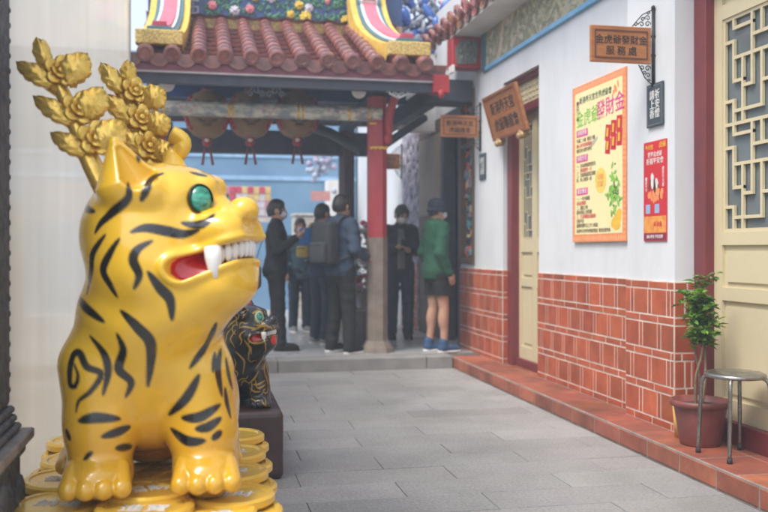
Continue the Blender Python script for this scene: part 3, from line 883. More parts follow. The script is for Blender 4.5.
# lanterns behind the beam
for i, px in enumerate((207, 250, 297)):
    p = on_y(px, 120, 10.5)
    lab = ('round tan lantern hanging leftmost behind the pale beam, nearest the gilded antlers', 'round tan lantern hanging in the middle behind the pale beam', 'round tan lantern hanging behind the pale beam nearest the red column')[i]
    ln = thing('hanging_lantern', lab, 'lantern', (p.x, 10.5, p.z + .06), group='paper lanterns under the pavilion roof')
    bm = new(); lathe(bm, [(.0, -.27), (.08, -.27), (.16, -.235), (.23, -.15), (.262, -.03), (.262, .05), (.23, .16), (.15, .24), (.08, .27), (0, .27)], 28)
    bo = obj('lantern_body', bm, mat('tan_lantern_paper', (.36, .23, .11), (.27, .16, .08), .6, scale=5, trans=.2), ln, smooth=True)
    for sgn in (-1, 1):                           # red flanks as raised paper
        bm = new()
        for k in range(9):
            t = -.8 + k * .2
            ball(bm, (sgn * .232 * math.sqrt(max(0, 1 - (t * .8) ** 2)), -.10, t * .2), (.035, .05, .04), 8)
        obj('red_flank', bm, M['redpaint'], bo, smooth=True)
    bm = new()
    for x, z, a in ((-.09, .03, .5), (.09, .03, -.5), (0, -.04, 0), (-.06, -.1, .3), (.06, -.1, -.3), (0, .11, 0), (-.12, -.05, 1.2), (.12, -.05, -1.2), (0, -.15, 0), (-.05, .07, -.6), (.05, .07, .6), (-.11, .12, .8), (.11, .12, -.8)):
        ball(bm, (x, -.250 + abs(x) * .4, z), (.055, .02, .018), 8, Matrix.Rotation(a, 3, 'Y'))
    obj('painted_face', bm, mat('lantern_ink', (.10, .10, .07), (.2, .12, .05)), bo, smooth=True)
    bm = new(); lathe(bm, [(0, -.36), (.04, -.36), (.055, -.33), (.045, -.29), (.075, -.265), (0, -.26)], 14); obj('lantern_base', bm, M['redpaint'], ln, smooth=True)
    bm = new(); lathe(bm, [(0, .26), (.08, .265), (.06, .30), (0, .31)], 14); obj('lantern_cap', bm, M['redpaint'], ln, smooth=True)
    bm = new(); ball(bm, (0, -.07, -.30), (.028, .02, .022), 10); obj('white_bead', bm, M['white'], ln, smooth=True)
    for dx in (-.035, .045):
        bm = new(); tube(bm, [(dx * .4, 0, -.34), (dx, 0, -.45), (dx * 1.5, 0, -.58)], [.006, .014, .016], 6)
        obj('tassel', bm, mat('dull_red_cord', (.22, .04, .05)), ln)
    bm = new(); tube(bm, [(0, 0, .3), (0, 0, .62)], .006, 6); obj('cord', bm, M['iron'], ln)

# ceramic figures on the neighbouring roof corner
fg = thing('roof_ornament', 'blue and grey ceramic dragon ornament on the roof corner beside the right eave', 'roof ornament', (2.9, 11.5, 3.45))
bm = new(); box(bm, -.3, .5, -.1, .15, -.6, .42); obj('ornament_base', bm, M['white'], fg)
r5 = random.Random(12)
for nm, mm, n, s in (('blue_body', mat('cobalt_glaze', (.03, .07, .32), (.05, .14, .42), .25), 60, .085), ('grey_scales', mat('grey_ceramic', (.42, .43, .47), (.22, .24, .28), .5, scale=25), 130, .05),
                     ('pink_details', mat('pink_ceramic', (.6, .25, .3), rough=.4), 12, .045)):
    bm = new()
    for k in range(n):
        t = r5.random(); ball(bm, (-.32 + .75 * t + r5.gauss(0, .09), r5.gauss(-.05, .06), .42 + r5.random() * .8), (s * (.9 + 1.6 * r5.random()), s * .6, s * (.35 + r5.random() * .5)), 8, Matrix.Rotation(r5.random() * 3, 3, 'Y'))
    obj(nm, bm, mm, fg, smooth=True)

# ================================================================== far end of the precinct
FY = 17.2
bm = new(); box(bm, -6, 3.0, FY, FY + .3, .1, 5.0)
fw = obj('far_wall', bm, mat('blue_wall', (.16, .29, .43), (.115, .23, .37), .7, scale=1.2), None)
tag(fw, 'broad blue wall closing the hazy court beyond the pavilion', 'wall')
bm = new(); box(bm, -6, 3.0, FY - .02, FY, 3.05, 3.12); box(bm, -6, 3.0, FY - .02, FY, 2.62, 2.70)
obj('pale_rail', bm, mat('pale_blue_paint', (.3, .5, .72)), fw)
bm = new(); p = on_y(333, 200, FY - .5); box(bm, p.x - .1, p.x + .12, FY - .6, FY - .1, .13, 2.6)
tag(obj('white_pillar', bm, M['white']), 'slim white pillar in the haze left of the dark rear column', 'pillar')
# board of pink and yellow cards
p0, p1 = on_y(224, 186, 14.5), on_y(271, 216, 14.5)
cd = thing('card_board', 'board of pink, yellow and white cards hanging above the black-clad man', 'notice board', (p0.x, 14.5, p1.z), frame=FACE_LENS)
w, h = p1.x - p0.x, p0.z - p1.z
bm = new(); box(bm, 0, w, -.1, h, -.03, 0); obj('backing_board', bm, mat('pale_board', (.7, .62, .6)), cd)
r6 = random.Random(4)
cc = {'red_card': ((.70, .10, .16), []), 'yellow_card': ((.80, .60, .25), []), 'white_card': ((.75, .7, .78), []), 'pink_card': ((.72, .28, .40), [])}
ks = list(cc)
for i in range(8):
    for j in range(4): cc[r6.choice(ks)][1].append((i, j))
for nm, (c, cells) in cc.items():
    cm = mat(nm, c)
    for i, j in cells:
        bm = new(); box(bm, (i + .06) * w / 8, (i + .94) * w / 8, (j + .06) * h / 4, (j + .94) * h / 4, .001, .012)
        obj(nm, bm, cm, cd)
p0, p1 = on_y(311, 191, 15.5), on_y(330, 201, 15.5)
bm = new(); box(bm, p0.x, p1.x, 15.47, 15.5, p1.z, p0.z)
tag(obj('wall_sign', bm, mat('salmon_sign', (.55, .26, .25))), 'small salmon coloured sign board on the blue wall', 'sign')
p = on_y(322, 163, 15.8)
ho = thing('hanging_bouquet', 'pale pink and white hanging ribbon bouquet tinted with haze high beyond the lanterns', 'hanging ornament', p)
for nm, c, sd in (('hazed_white_ribbons', (.38, .44, .56), 3), ('hazed_pink_ribbons', (.40, .36, .50), 5)):  # white and pink dulled to blue-grey: the haze is put into the colours
    r_ = random.Random(sd); bm = new()
    for k in range(26): ball(bm, (r_.gauss(0, .10), r_.gauss(0, .05), r_.gauss(0, .14)), (.06, .03, .05), 8, Matrix.Rotation(r_.random() * 3, 3, 'Y'))
    obj(nm, bm, mat(nm, c), ho, smooth=True)
bm = new(); tube(bm, [(0, 0, .1), (0, 0, 1.9)], .008, 6); obj('cord', bm, M['iron'], ho)
p0, p1 = on_y(294, 216, 15.0), on_y(326, 262, 15.0)
bm = new(); box(bm, p0.x, p1.x, 14.9, 15.4, PZ, p0.z); box(bm, p0.x - .02, p1.x + .02, 14.88, 15.42, p0.z, p0.z + .04)
tag(obj('pale_cabinet', bm, mat('beige_cabinet', (.55, .52, .46)), bevel=.01), 'pale beige cabinet in front of the far blue wall', 'cabinet')

# ================================================================== the golden tiger
TG = Vector((-.17, 3.05, .488))
def T(px, py, y): return on_y(px, py, TG.y + y) - TG
def smooth_path(p, n=10):
    return [Vector(q) for q in curve([tuple(v) for v in p], n)]

F_, L_ = Vector((.87, -.493, 0)), Vector((-.493, -.87, 0))     # where the face looks; the near cheek
HC = T(152, 236, 0.0)
HA = (tuple(F_), tuple(L_), (0, 0, 1))
def H(f, l, z): return HC + F_ * f + L_ * l + Vector((0, 0, z))

def tiger_field():
    g = Field((-.46, -.50, -.03), (.46, .74, 1.24), .0050)
    # trunk
    g.ell(T(150, 345, .12), (.245, .23, .26), 0)
    g.ell(T(152, 395, .24), (.262, .27, .19), .06)
    g.ell((.0, .40, .24), (.22, .25, .24), .06)
    g.ell(T(151, 312, .04), (.238, .215, .20), .06)
    g.ell(H(.10, 0, -.19), (.20, .17, .17), .06, HA)
    # head
    g.ell(HC, (.235, .222, .232), .07, HA)
    g.ell(H(.075, 0, .125), (.165, .17, .105), .05, HA)
    g.ell(H(.03, .10, -.09), (.17, .13, .15), .05, HA)
    g.ell(H(.03, -.10, -.09), (.17, .13, .15), .05, HA)
    g.ell(H(.215, 0, .02), (.145, .118, .08), .05, HA)          # upper muzzle
    g.ell(H(.185, 0, -.145), (.175, .14, .115), .05, HA)         # lower jaw
    g.ell(H(.270, 0, -.150), (.098, .118, .085), .04, HA)         # chin
    g.cap(H(.15, 0, .140), H(.285, 0, .052), .066, .042, .035)
    g.cap(H(.320, .062, .006), H(.320, -.062, .006), .034, .034, .025)
    g.cap(H(.316, .062, -.108), H(.316, -.062, -.108), .036, .036, .03)     # bridge of the nose
    for s in (1, -1):
        g.ell(H(.085, .165 * s, .135), (.055, .05, .055), .03, HA)
        g.ell(H(.215, .030 * s, .160), (.040, .034, .034), .03, HA)   # brow lump behind the eye
        g.ell(H(.275, .07 * s, .02), (.09, .06, .055), .03, HA)       # whisker pad
        g.cap(H(.300, .050 * s, .066), H(.332, .042 * s, .060), .034, .031, .010)
        g.ell(H(.362, .034 * s, .046), (.016, .014, .010), .008, HA, cut=True)
        b0 = H(.005, .150 * s, .165); tp = H(-.025, .168 * s, .290); n = (F_ * .80 + L_ * s * .45).normalized()
        g.cap(b0, tp, .100, .022, .03)
        g.cap(b0 + n * .074 + Vector((0, 0, .030)), tp + n * .030 - Vector((0, 0, .022)), .062, .012, .012, cut=True)
    g.ell(H(.336, 0, .082), (.050, .046, .042), .010, HA)
    # front legs and paws
    for sx, pa in ((-1, ((98, 365, .03), (100, 425, .02), (100, 470, .01))), (1, ((196, 372, .03), (203, 430, .02), (206, 470, .01)))):
        q = [T(*v) for v in pa]
        g.chain(q, [.128, .107, .100], .05)
        cx = q[2].x
        g.ell((cx, -.03, .060), (.108, .125, .072), .03)
        for k in (-1.5, -.5, .5, 1.5):
            g.cap((cx + k * .047, -.06, .088), (cx + k * .053, -.150 + abs(k) * .012, .042), .031, .033, .004)
    # haunches and hind paws
    for sx in (-1, 1):
        g.ell((sx * .205, .40, .21), (.115, .235, .215), .04)
        g.ell((sx * .250, .36, .05), (.072, .14, .062), .02)
        for k in (-1, 0, 1): g.cap((sx * .25 + k * .04, .3, .06), (sx * .25 + k * .044, .225, .036), .030, .030, .008)
    # mouth: a groove in the surface with rolled lips
    D0 = g.D.copy()
    X = g.ax[0][:, None, None] - HC.x; Y = g.ax[1][None, :, None] - HC.y; Z = g.ax[2][None, None, :] - HC.z
    f = (F_.x * X + F_.y * Y); z = Z + 0 * f
    a, b = np.array((.205, -.104)), np.array((.46, -.004))
    t = np.clip(((f - a[0]) * (b[0] - a[0]) + (z - a[1]) * (b[1] - a[1])) / ((b - a) @ (b - a)), 0, 1)
    slot = (np.sqrt((f - a[0] - t * (b[0] - a[0])) ** 2 + (z - a[1] - t * (b[1] - a[1])) ** 2) - (.036 - .019 * t)).astype(np.float32)
    sh = np.maximum(slot, -(D0 + .030))                        # the slot, only 3 cm deep
    lip = np.sqrt((slot - .004) ** 2 + (D0 + .002) ** 2) - .0155
    far = (f < .05)
    lip = np.where(far, 1, lip)
    k = .02; h = np.maximum(k - np.abs(g.D - lip), 0) / k
    g.D = np.minimum(g.D, lip) - h * h * k * .25
    k = .006; nb = -np.where(far, 1, sh); h = np.maximum(k - np.abs(g.D - nb), 0) / k
    g.D = (np.maximum(g.D, nb) + h * h * k * .25).astype(np.float32)
    V, Fc = g.mesh()
    ii = tuple(np.clip(np.rint((V - g.lo) / g.h).astype(int), 0, np.array(g.D.shape) - 1).T)
    red = (slot[ii] < .0045) & (D0[ii] < -.010) & (((V - np.array(HC)) @ np.array(F_)) > .06)
    return V, Fc, red
TV, TF, TRED = tiger_field()
TW = TV + np.array(TG)
BV = BVHTree.FromPolygons([tuple(v) for v in TW], [tuple(f) for f in TF])
EYEPT = Vector((0, 0, CAM_H))
def hit(px, py, back=False):
    d = ray(px, py).normalized(); o = EYEPT; last = None
    for _ in range(8):
        p, n, i, dist = BV.ray_cast(o, d)
        if p is None: break
        last = (p - TG, n)
        if not back: break
        o = p + d * .004
    return last
# brush strokes: (points in the photograph, half width in metres); traced once, then kept as paint on the statue's skin
ST = [
 ([(128,183),(128,198),(113,212),(101,223),(95,233)], 7), ([(163,173),(151,180),(145,193),(141,201)], 6), ([(86,197),(87,208),(95,212)], 5),
 ([(131,232),(146,228),(166,231),(183,234),(199,230)], 8), ([(182,223),(196,225),(206,222),(214,214)], 7), ([(152,241),(138,249),(133,260),(139,275),(134,289)], 7),
 ([(148,272),(160,288),(170,300),(172,320)], 8), ([(119,239),(110,253),(103,270),(110,285),(117,297)], 7), ([(105,235),(93,253),(91,270),(87,294)], 7),
 ([(77,238),(79,258),(84,277)], 5), ([(76,295),(86,308),(104,322)], 7), ([(121,311),(138,328),(151,346),(148,386)], 9),
 ([(90,336),(104,354),(108,372),(103,395)], 6), ([(117,334),(123,350),(119,369),(131,382),(126,397)], 7),
 ([(74,364),(78,376),(75,386),(70,384),(70,368),(74,354),(80,354),(87,367),(101,374),(91,391),(79,401),(76,412)], 5.5),
 ([(79,421),(95,418),(120,419)], 8), ([(102,437),(118,432),(130,427)], 7), ([(116,448),(132,447)], 6),
 ([(216,323),(208,342),(190,368)], 7), ([(199,375),(187,397),(169,415)], 7.5), ([(182,418),(200,417),(220,405)], 8), ([(196,429),(208,427),(221,418)], 7.5),
 ([(171,429),(187,441),(205,441)], 8), ([(213,439),(221,432)], 6), ([(221,349),(218,369),(222,396)], 6), ([(226,358),(229,376),(233,390)], 5), ([(225,388),(227,402),(231,418)], 5),
 ([(190,172),(207,176)], 5), ([(66,430),(70,440)], 5), ([(84,460),(92,452)], 4), ([(137,150),(139,162)], 3), ([(215,352),(213,372)], 4),
]
base = np.tile(np.array((.86, .52, .030)), (len(TV), 1))
wz = np.clip((.42 - TV[:, 2]) / .34, 0, 1)[:, None]            # deeper gold low down: partly sprayed paint, partly shade put into the colour
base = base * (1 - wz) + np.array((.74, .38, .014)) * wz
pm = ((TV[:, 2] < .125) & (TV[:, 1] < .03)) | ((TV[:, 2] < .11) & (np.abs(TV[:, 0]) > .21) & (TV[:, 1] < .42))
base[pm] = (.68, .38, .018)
base[TRED] = (.60, .018, .022)
vk = KDTree(len(TV))
for i, v in enumerate(TV): vk.insert(v, i)
vk.balance()
def brush(col, strokes, pcol, wmul=1.0):
    cov = np.zeros(len(TV))
    for pts, wd in strokes:
        for back in (False, True):
            sm = curve([tuple(map(float, p)) for p in pts], 14)
            n = len(sm)
            for q, (px, py) in enumerate(sm):
                hh = hit(px, py, back)
                if hh is None: continue
                t = q / max(n - 1, 1)
                r = wd * .0020 * wmul * (.08 + .98 * math.sin(math.pi * min(max(t * .94 + .03, 0), 1)) ** .8)
                for co, i, d in vk.find_range(hh[0], r + .009):
                    c = 1 - min(max((d - r + .003) / .0075, 0), 1)
                    c = c * c * (3 - 2 * c)
                    if c > cov[i]: cov[i] = c
    cov[TRED] = 0
    c = cov[:, None]
    return col * (1 - c) + np.array(pcol) * c
tcol = brush(base, ST, (.008, .007, .006))

tiger = thing('tiger_statue', 'big glossy yellow tiger statue with golden flower antlers sitting on a heap of coins', 'statue', TG)
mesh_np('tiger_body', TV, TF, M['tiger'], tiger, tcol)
def eye_at(px, py, parent, rx=.039, rz=.046):
    p, n = hit(px, py); p = p + n * .013
    n = (n + Vector((0, 0, -.05))).normalized()
    q = n.to_track_quat('Y', 'Z').to_matrix()
    bm = new(); lathe(bm, [(0, -.01), (1.08, -.01), (1.10, .0), (1.0, .010)], 28, mtx=Matrix.Translation(p) @ q.to_4x4() @ Matrix.Rotation(R(-90), 4, 'X') @ Matrix.Diagonal((rx, rz, 1, 1)))
    e = obj('eye_rim', bm, mat('black_eye_rim', (.01, .012, .01), rough=.3), parent, smooth=True)
    bm = new(); ball(bm, p - n * .006, (rx, .026, rz), 24, q)
    obj('eyeball', bm, M['eye'], e, smooth=True)
eye_at(199, 200, tiger)
pf, nf = hit(199, 200)
# the far eye, mirrored over the nose
rel = pf - HC; fl = (rel.dot(F_), rel.dot(L_), rel.z)
bm = new(); ball(bm, H(fl[0] - .012, -fl[1] + .016, fl[2] - .006), (.040, .044, .05), 20); obj('eyeball', bm, M['eye'], tiger, smooth=True)

def tooth(bm, base_, tip, r):
    b, t = Vector(base_), Vector(tip)
    tube(bm, [b, b.lerp(t, .35), b.lerp(t, .7), b.lerp(t, .93), t], [r, r * .98, r * .72, r * .34, r * .08], 10)
bm = new()
for k in range(-5, 6):                            # closed row of front teeth
    th = k * R(11.5)
    f, l = .238 + .119 * math.cos(th), .104 * math.sin(th)
    z = -.066 + (f - .3) * .40
    rot = Matrix((F_, L_, (0, 0, 1))).transposed() @ Matrix.Rotation(th, 3, 'Z')
    ball(bm, H(f, l, z + .004), (.0125, .0135, .030), 10, rot)
tt = obj('teeth', bm, M['tooth'], tiger, smooth=True)
for s in (1, -1):
    bm = new(); tooth(bm, H(.286, .108 * s, -.036), H(.298, .116 * s, -.138), .029); obj('fang', bm, M['tooth'], tiger, smooth=True)

# antlers: knotty gold branches with prongs, rosettes and leaves
def prong(par, a, b, w):
    a, b = Vector(a), Vector(b); d = b - a
    bm = new(); n = 7
    n = 8; tube(bm, [a, a + d * .25, a + d * .50, a + d * .78, a + d * .95, b], [w * .8, w * 1.0, w * .86, w * 1.02, w * .80, w * .42], n, flat=.7)
    for v in bm.verts: v.co += Vector((math.sin(v.co.z * 90), math.cos(v.co.x * 80), math.sin(v.co.x * 70))) * .0035
    o = obj('prong', bm, M['antlergold'], par, bevel=.004)
    return o
def rosette(par, c, s, n, seed):
    r_ = random.Random(seed); n = Vector(n).normalized(); q = n.to_track_quat('Z', 'Y').to_matrix()
    bm = new()
    for ring, (m, rad, pr, lift, tilt) in enumerate(((5, .62, .50, .0, .35), (5, .34, .34, .16, .75), (1, 0, .2, .28, 0))):
        for k in range(m):
            a = 6.283 * (k + ring * .5) / m + r_.random() * .25
            loc = Vector((rad * math.cos(a), rad * math.sin(a), lift)) * s
            rot = q @ Matrix.Rotation(a, 3, 'Z') @ Matrix.Rotation(-tilt, 3, 'Y')
            ball(bm, Vector(c) + q @ loc, (pr * s, pr * s * .95, pr * s * .30), 12, rot)
    ball(bm, Vector(c) - n * s * .22, (s * .8, s * .8, s * .3), 12, q)
    return obj('flower', bm, M['antlergold'], par, smooth=True)
def leaf(par, a, b, w, n):
    a, b, n = Vector(a), Vector(b), Vector(n).normalized()
    u = (b - a); L = u.length; u.normalize(); v = n.cross(u).normalized()
    bm = new(); N = 12; rows = []
    for i in range(N + 1):
        t = i / N; ww = w * math.sin(math.pi * min(.04 + t * .96, 1)) ** .75 * (1 + .10 * math.sin(i * 2.1))
        row = []
        for j in range(-4, 5):
            s = j / 4
            hgt = .012 * (1 - abs(s)) + .0055 * math.cos(abs(s) * 9 - t * 24) + .018 * math.sin(t * 3)
            row.append(bm.verts.new(a + u * L * t + v * ww * s + n * hgt))
        rows.append(row)
    for r0, r1 in zip(rows, rows[1:]):
        for j in range(8): bm.faces.new((r0[j], r0[j + 1], r1[j + 1], r1[j]))
    ex = bmesh.ops.extrude_face_region(bm, geom=list(bm.faces))
    for e in ex['geom']:
        if isinstance(e, bmesh.types.BMVert): e.co -= n * .016
    bmesh.ops.recalc_face_normals(bm, faces=bm.faces)
    return obj('leaf', bm, M['antlergold'], par, smooth=True)
def antler(stem, prs, fls, lvs, y0, dy, fs):
    def P(p, up=0): return T(p[0], p[1], y0 + dy * (165 - p[1]) / 120)
    bm = new(); pts = smooth_path([P(p) for p in stem], 6)
    n = len(pts); tube(bm, pts, [.042 - .016 * i / n for i in range(n)], 10, flat=.8)
    st = obj('antler', bm, M['antlergold'], tiger, smooth=True)
    for i, (a, b, w) in enumerate(prs):
        prong(st, P(a), P(b), w * .92)
        A1, B1 = P(a), P(b); q = (B1 - A1); sd = Vector((-q.z, 0, q.x)).normalized()
        leaf(st, A1 + q * .15 + Vector((0, -.03, 0)), B1 + q * .04 + Vector((0, -.026, 0)), w * .92, (.1, -.97, .2))
    for i, p in enumerate(fls): rosette(st, P(p) + Vector((.0, -.035, 0)), fs * (1 + .06 * i), (.35, -.9, .25), 3 + i)
    for i, p in enumerate(fls):
        for k in range(1):
            an = -.75 + i * .3; c = P(p) + Vector((0, -.02, 0)); dv = Vector((math.cos(an), -.15, math.sin(an)))
            leaf(st, c + dv * fs * .45, c + dv * fs * 1.35, .024, (.2, -.95, .25))
    for i, (a, b, w) in enumerate(lvs): leaf(st, P(a) + Vector((0, -.03, 0)), P(b) + Vector((.01, -.045, .0)), w, (.25, -.95, .2))
antler([(104, 188), (90, 160), (79, 132), (66, 100), (52, 72)],
       [((60, 92), (19, 65), .034), ((52, 78), (38, 41), .030), ((80, 130), (36, 99), .034), ((94, 160), (53, 135), .034)],
       [(62, 73), (81, 110), (97, 140)], [((66, 84), (86, 57), .048), ((85, 120), (101, 90), .048), ((98, 150), (122, 123), .050)], -.03, .12, .052)
antler([(152, 172), (144, 150), (137, 122), (128, 94)],
       [((126, 100), (102, 66), .036), ((130, 92), (128, 63), .032), ((138, 130), (106, 97), .038), ((150, 162), (122, 130), .036)],
       [(136, 92), (142, 119), (150, 147)], [((143, 106), (163, 93), .046), ((147, 132), (168, 121), .046), ((153, 158), (172, 149), .042)], .24, .10, .048)
bm = new(); pts = [T(166, 160, .2), T(178, 154, .16), T(183, 142, .15), T(172, 134, .16)]
tube(bm, smooth_path(pts, 5), .022, 8, flat=1.6); obj('head_ornament', bm, M['coin'], tiger, smooth=True)

# coins under the tiger
bm = new(); lathe(bm, [(0, -.018), (.138, -.018), (.147, -.010), (.147, .010), (.138, .018), (.122, .018), (.116, .013), (0, .013)], 44)
coin0 = obj('coin', bm, M['coin'], tiger, smooth=False)
me0 = coin0.data
r3 = random.Random(8); first = True
WORDS = ['招財', '進寶', '財', '發財', '福', '平安', '納福']
def coin(x, y, z, s=1.0, word=None):
    global first
    if first: c = coin0; first = False
    else: c = bpy.data.objects.new('coin', me0); COL.objects.link(c); c.parent = tiger
    c.location = (x, y, z); c.scale = (s, s, 1)
    c.rotation_euler = ((r3.random() - .5) * .05, (r3.random() - .5) * .05, 0)
    if word: text_part('lettering', word, .075, M['offwhite'], c, 0, -.01 if y > 0 else -.05, .0145, rot=(r3.random() - .5) * .7)
for row, (y, zt) in enumerate(((.86, -.018), (.56, -.026), (.27, -.034), (.0, -.046), (-.14, -.060))):
    w = (.30, .292, .286, .282, .22)[row]
    for x in (-w, w):
        coin(x + (r3.random() - .5) * .03, y + (r3.random() - .5) * .03, zt, 1, r3.choice(WORDS))
        coin(x * 1.05, y - .06, zt - .037, 1.0, r3.choice(WORDS) if row > 2 else None)
        coin(x * .97, y + .05, zt - .074, 1.04)
for row, (y, zt) in enumerate(((.80, -.0185), (.52, -.0186), (.26, -.0187), (.03, -.0188), (-.12, -.030))):
    coin(0, y, zt, 1.06, ('福', None, None, '招財', '進寶')[row])
    if row < 4:
        for x in (-.15, .15): coin(x, y + .12, -.0187 - .0004 * row, 1.0)
    for x in (-.13, .13): coin(x, y - .04, -.056 - .012 * (row == 4), 1.1)
    coin(0, y - .06, -.094, 1.2)
def plinth(x0, x1, y0, y1, z, label):
    bm = new(); box(bm, x0, x1, y0, y1, 0, z)
    return tag(obj('stone_plinth', bm, M['plinth'], bevel=.035, seg=3), label, 'plinth')
plinth(-.62, .28, 2.72, 4.12, TG.z - .145, 'dark brown plinth carrying the yellow tiger and its coins')
plinth(-.50, .46, 4.97, 6.3, .385, 'dark brown rounded plinth carrying the black tiger')

# the black tiger behind it
BO = Vector((.235, 5.13, .385)); BS = .545
bt = thing('tiger_statue', 'smaller black lacquered tiger statue with gold swirls and a red mouth', 'statue', BO)
bt.scale = (BS, BS, BS)
bcol = np.tile(np.array((.008, .008, .009)), (len(TV), 1))
SW = [(p, w * .5) for p, w in ST]
r2 = random.Random(31)
for k in range(20):
    x, y = 120 + r2.random() * 115, 190 + r2.random() * 280
    a = r2.random() * 6.28; pts = [(x, y)]
    for j in range(4):
        a += (r2.random() - .5) * 2.2; x += math.cos(a) * 9; y += math.sin(a) * 12; pts.append((x, y))
    SW.append((pts, 2.6))
SW += [([(172,240),(190,236),(205,226),(222,226),(236,232)], 6), ([(160,268),(176,282),(200,282),(226,272)], 6), ([(176,186),(196,180),(214,188)], 6)]
bcol = brush(bcol, SW, (.42, .25, .03))
bcol[TRED] = (.62, .02, .02)
chin = ((TV - np.array(H(.37, .03, -.115))) ** 2).sum(1) < .055 ** 2
bcol[chin] = (.60, .03, .03)
mesh_np('tiger_body', TV, TF, M['blacktiger'], bt, bcol)
for ch in list(tiger.children):
    if ch.name.split('.')[0] in ('fang', 'teeth', 'eye_rim', 'eyeball'):
        copy_tree(ch, bt)
bm = new(); lathe(bm, [(.55, .0), (.9, .03), (1.25, .0)], 24)
p, n = hit(199, 200)
for v in bm.verts: v.co = Matrix.Translation(p + n * .006) @ n.to_track_quat('Z', 'Y').to_matrix().to_4x4() @ Matrix.Diagonal((.042, .05, .6, 1)) @ v.co
obj('pale_eye_ring', bm, mat('pale_green_ring', (.45, .62, .42), rough=.4), bt, smooth=True)
bm = new()
for k in range(4): ball(bm, H(-.02 + k * .025, -.02 + .02 * math.sin(k * 2), .235 + .02 * math.sin(k * 1.7)), (.035, .03, .05), 10)
obj('red_crest', bm, M['redpaint'], bt, smooth=True)

bm = new(); box(bm, -3.2, -2.9, -3, 16, 0, 2.1)
tag(obj('side_wall', bm, mat('beige_wall', (.62, .50, .36), (.52, .42, .30), .85, scale=1.2, bump=.1)), 'plain beige wall showing faintly through the milky screen', 'wall')
# ================================================================== left: glazed screen and stone pillar
def screen_mat():
    m = mat('milky_acrylic', (.80, .765, .69), (.70, .665, .59), .12, scale=1.8, stretch=(1, 1.6, .25), lo=.3, hi=.7, rvar=.07, trans=.6, detail=7, bump=.05, bscale=3)
    nt = m.node_tree; N, L = nt.nodes, nt.links
    o = N['Material Output']; sh = o.inputs['Surface'].links[0].from_socket
    tp = N.new('ShaderNodeBsdfTransparent'); ms = N.new('ShaderNodeMixShader'); ms.inputs['Fac'].default_value = .36
    L.new(sh, ms.inputs[1]); L.new(tp.outputs[0], ms.inputs[2]); L.new(ms.outputs[0], o.inputs['Surface'])
    return m
scr = thing('acrylic_screen', 'tall milky acrylic screen standing behind the yellow tiger, streaked and reflective', 'screen', (-.67, 0, 0))
bm = new(); box(bm, -.012, .0, 3.2, 9.1, .05, 3.95)
obj('pane', bm, screen_mat(), scr)
bm = new(); box(bm, -.03, .006, 9.1, 9.14, 0, 3.95); box(bm, -.03, .006, 3.14, 3.2, 0, 3.95); box(bm, -.03, .006, 3.2, 9.1, 0, .05)
obj('screen_frame', bm, mat('grey_aluminium', (.35, .35, .36), rough=.35, metal=.7), scr)

pil = thing('stone_pillar', 'dark carved stone pillar on a pedestal at the left edge of the photo', 'pillar', (-.9, 2.85, 0))
def psq(bm, h, z0, z1, ox=0.0): box(bm, -h, h + ox, -h, h, z0, z1)
bm = new(); psq(bm, .288, .765, 4.6)
sh = obj('shaft', bm, M['greystone'], pil, bevel=.018, seg=2)
bm = new()
for k in range(70): ball(bm, (.276, .276, .82 + k * .05), (.016, .016, .016), 8)
obj('bead_moulding', bm, M['greystone'], sh, smooth=True)
bm = new()
for k, (h, a, b) in enumerate(((.318, .682, .706), (.306, .708, .736), (.300, .738, .765))): psq(bm, h, a, b)
obj('base_moulding', bm, M['greystone'], pil, bevel=.008)
bm = new(); psq(bm, .352, .645, .680); obj('ledge', bm, M['ledge'], pil, bevel=.005)
bm = new()
psq(bm, .315, .10, .60); psq(bm, .33, .602, .643); psq(bm, .38, 0, .098)
pd = obj('pedestal', bm, M['greystone'], pil, bevel=.012, seg=2)
bm = new()
for k in range(24): ball(bm, (.315, -.28 + r3.random() * .56, .14 + r3.random() * .44), (.022, .05, .06), 8)
obj('pedestal_carving', bm, M['greystone'], pd, smooth=True)

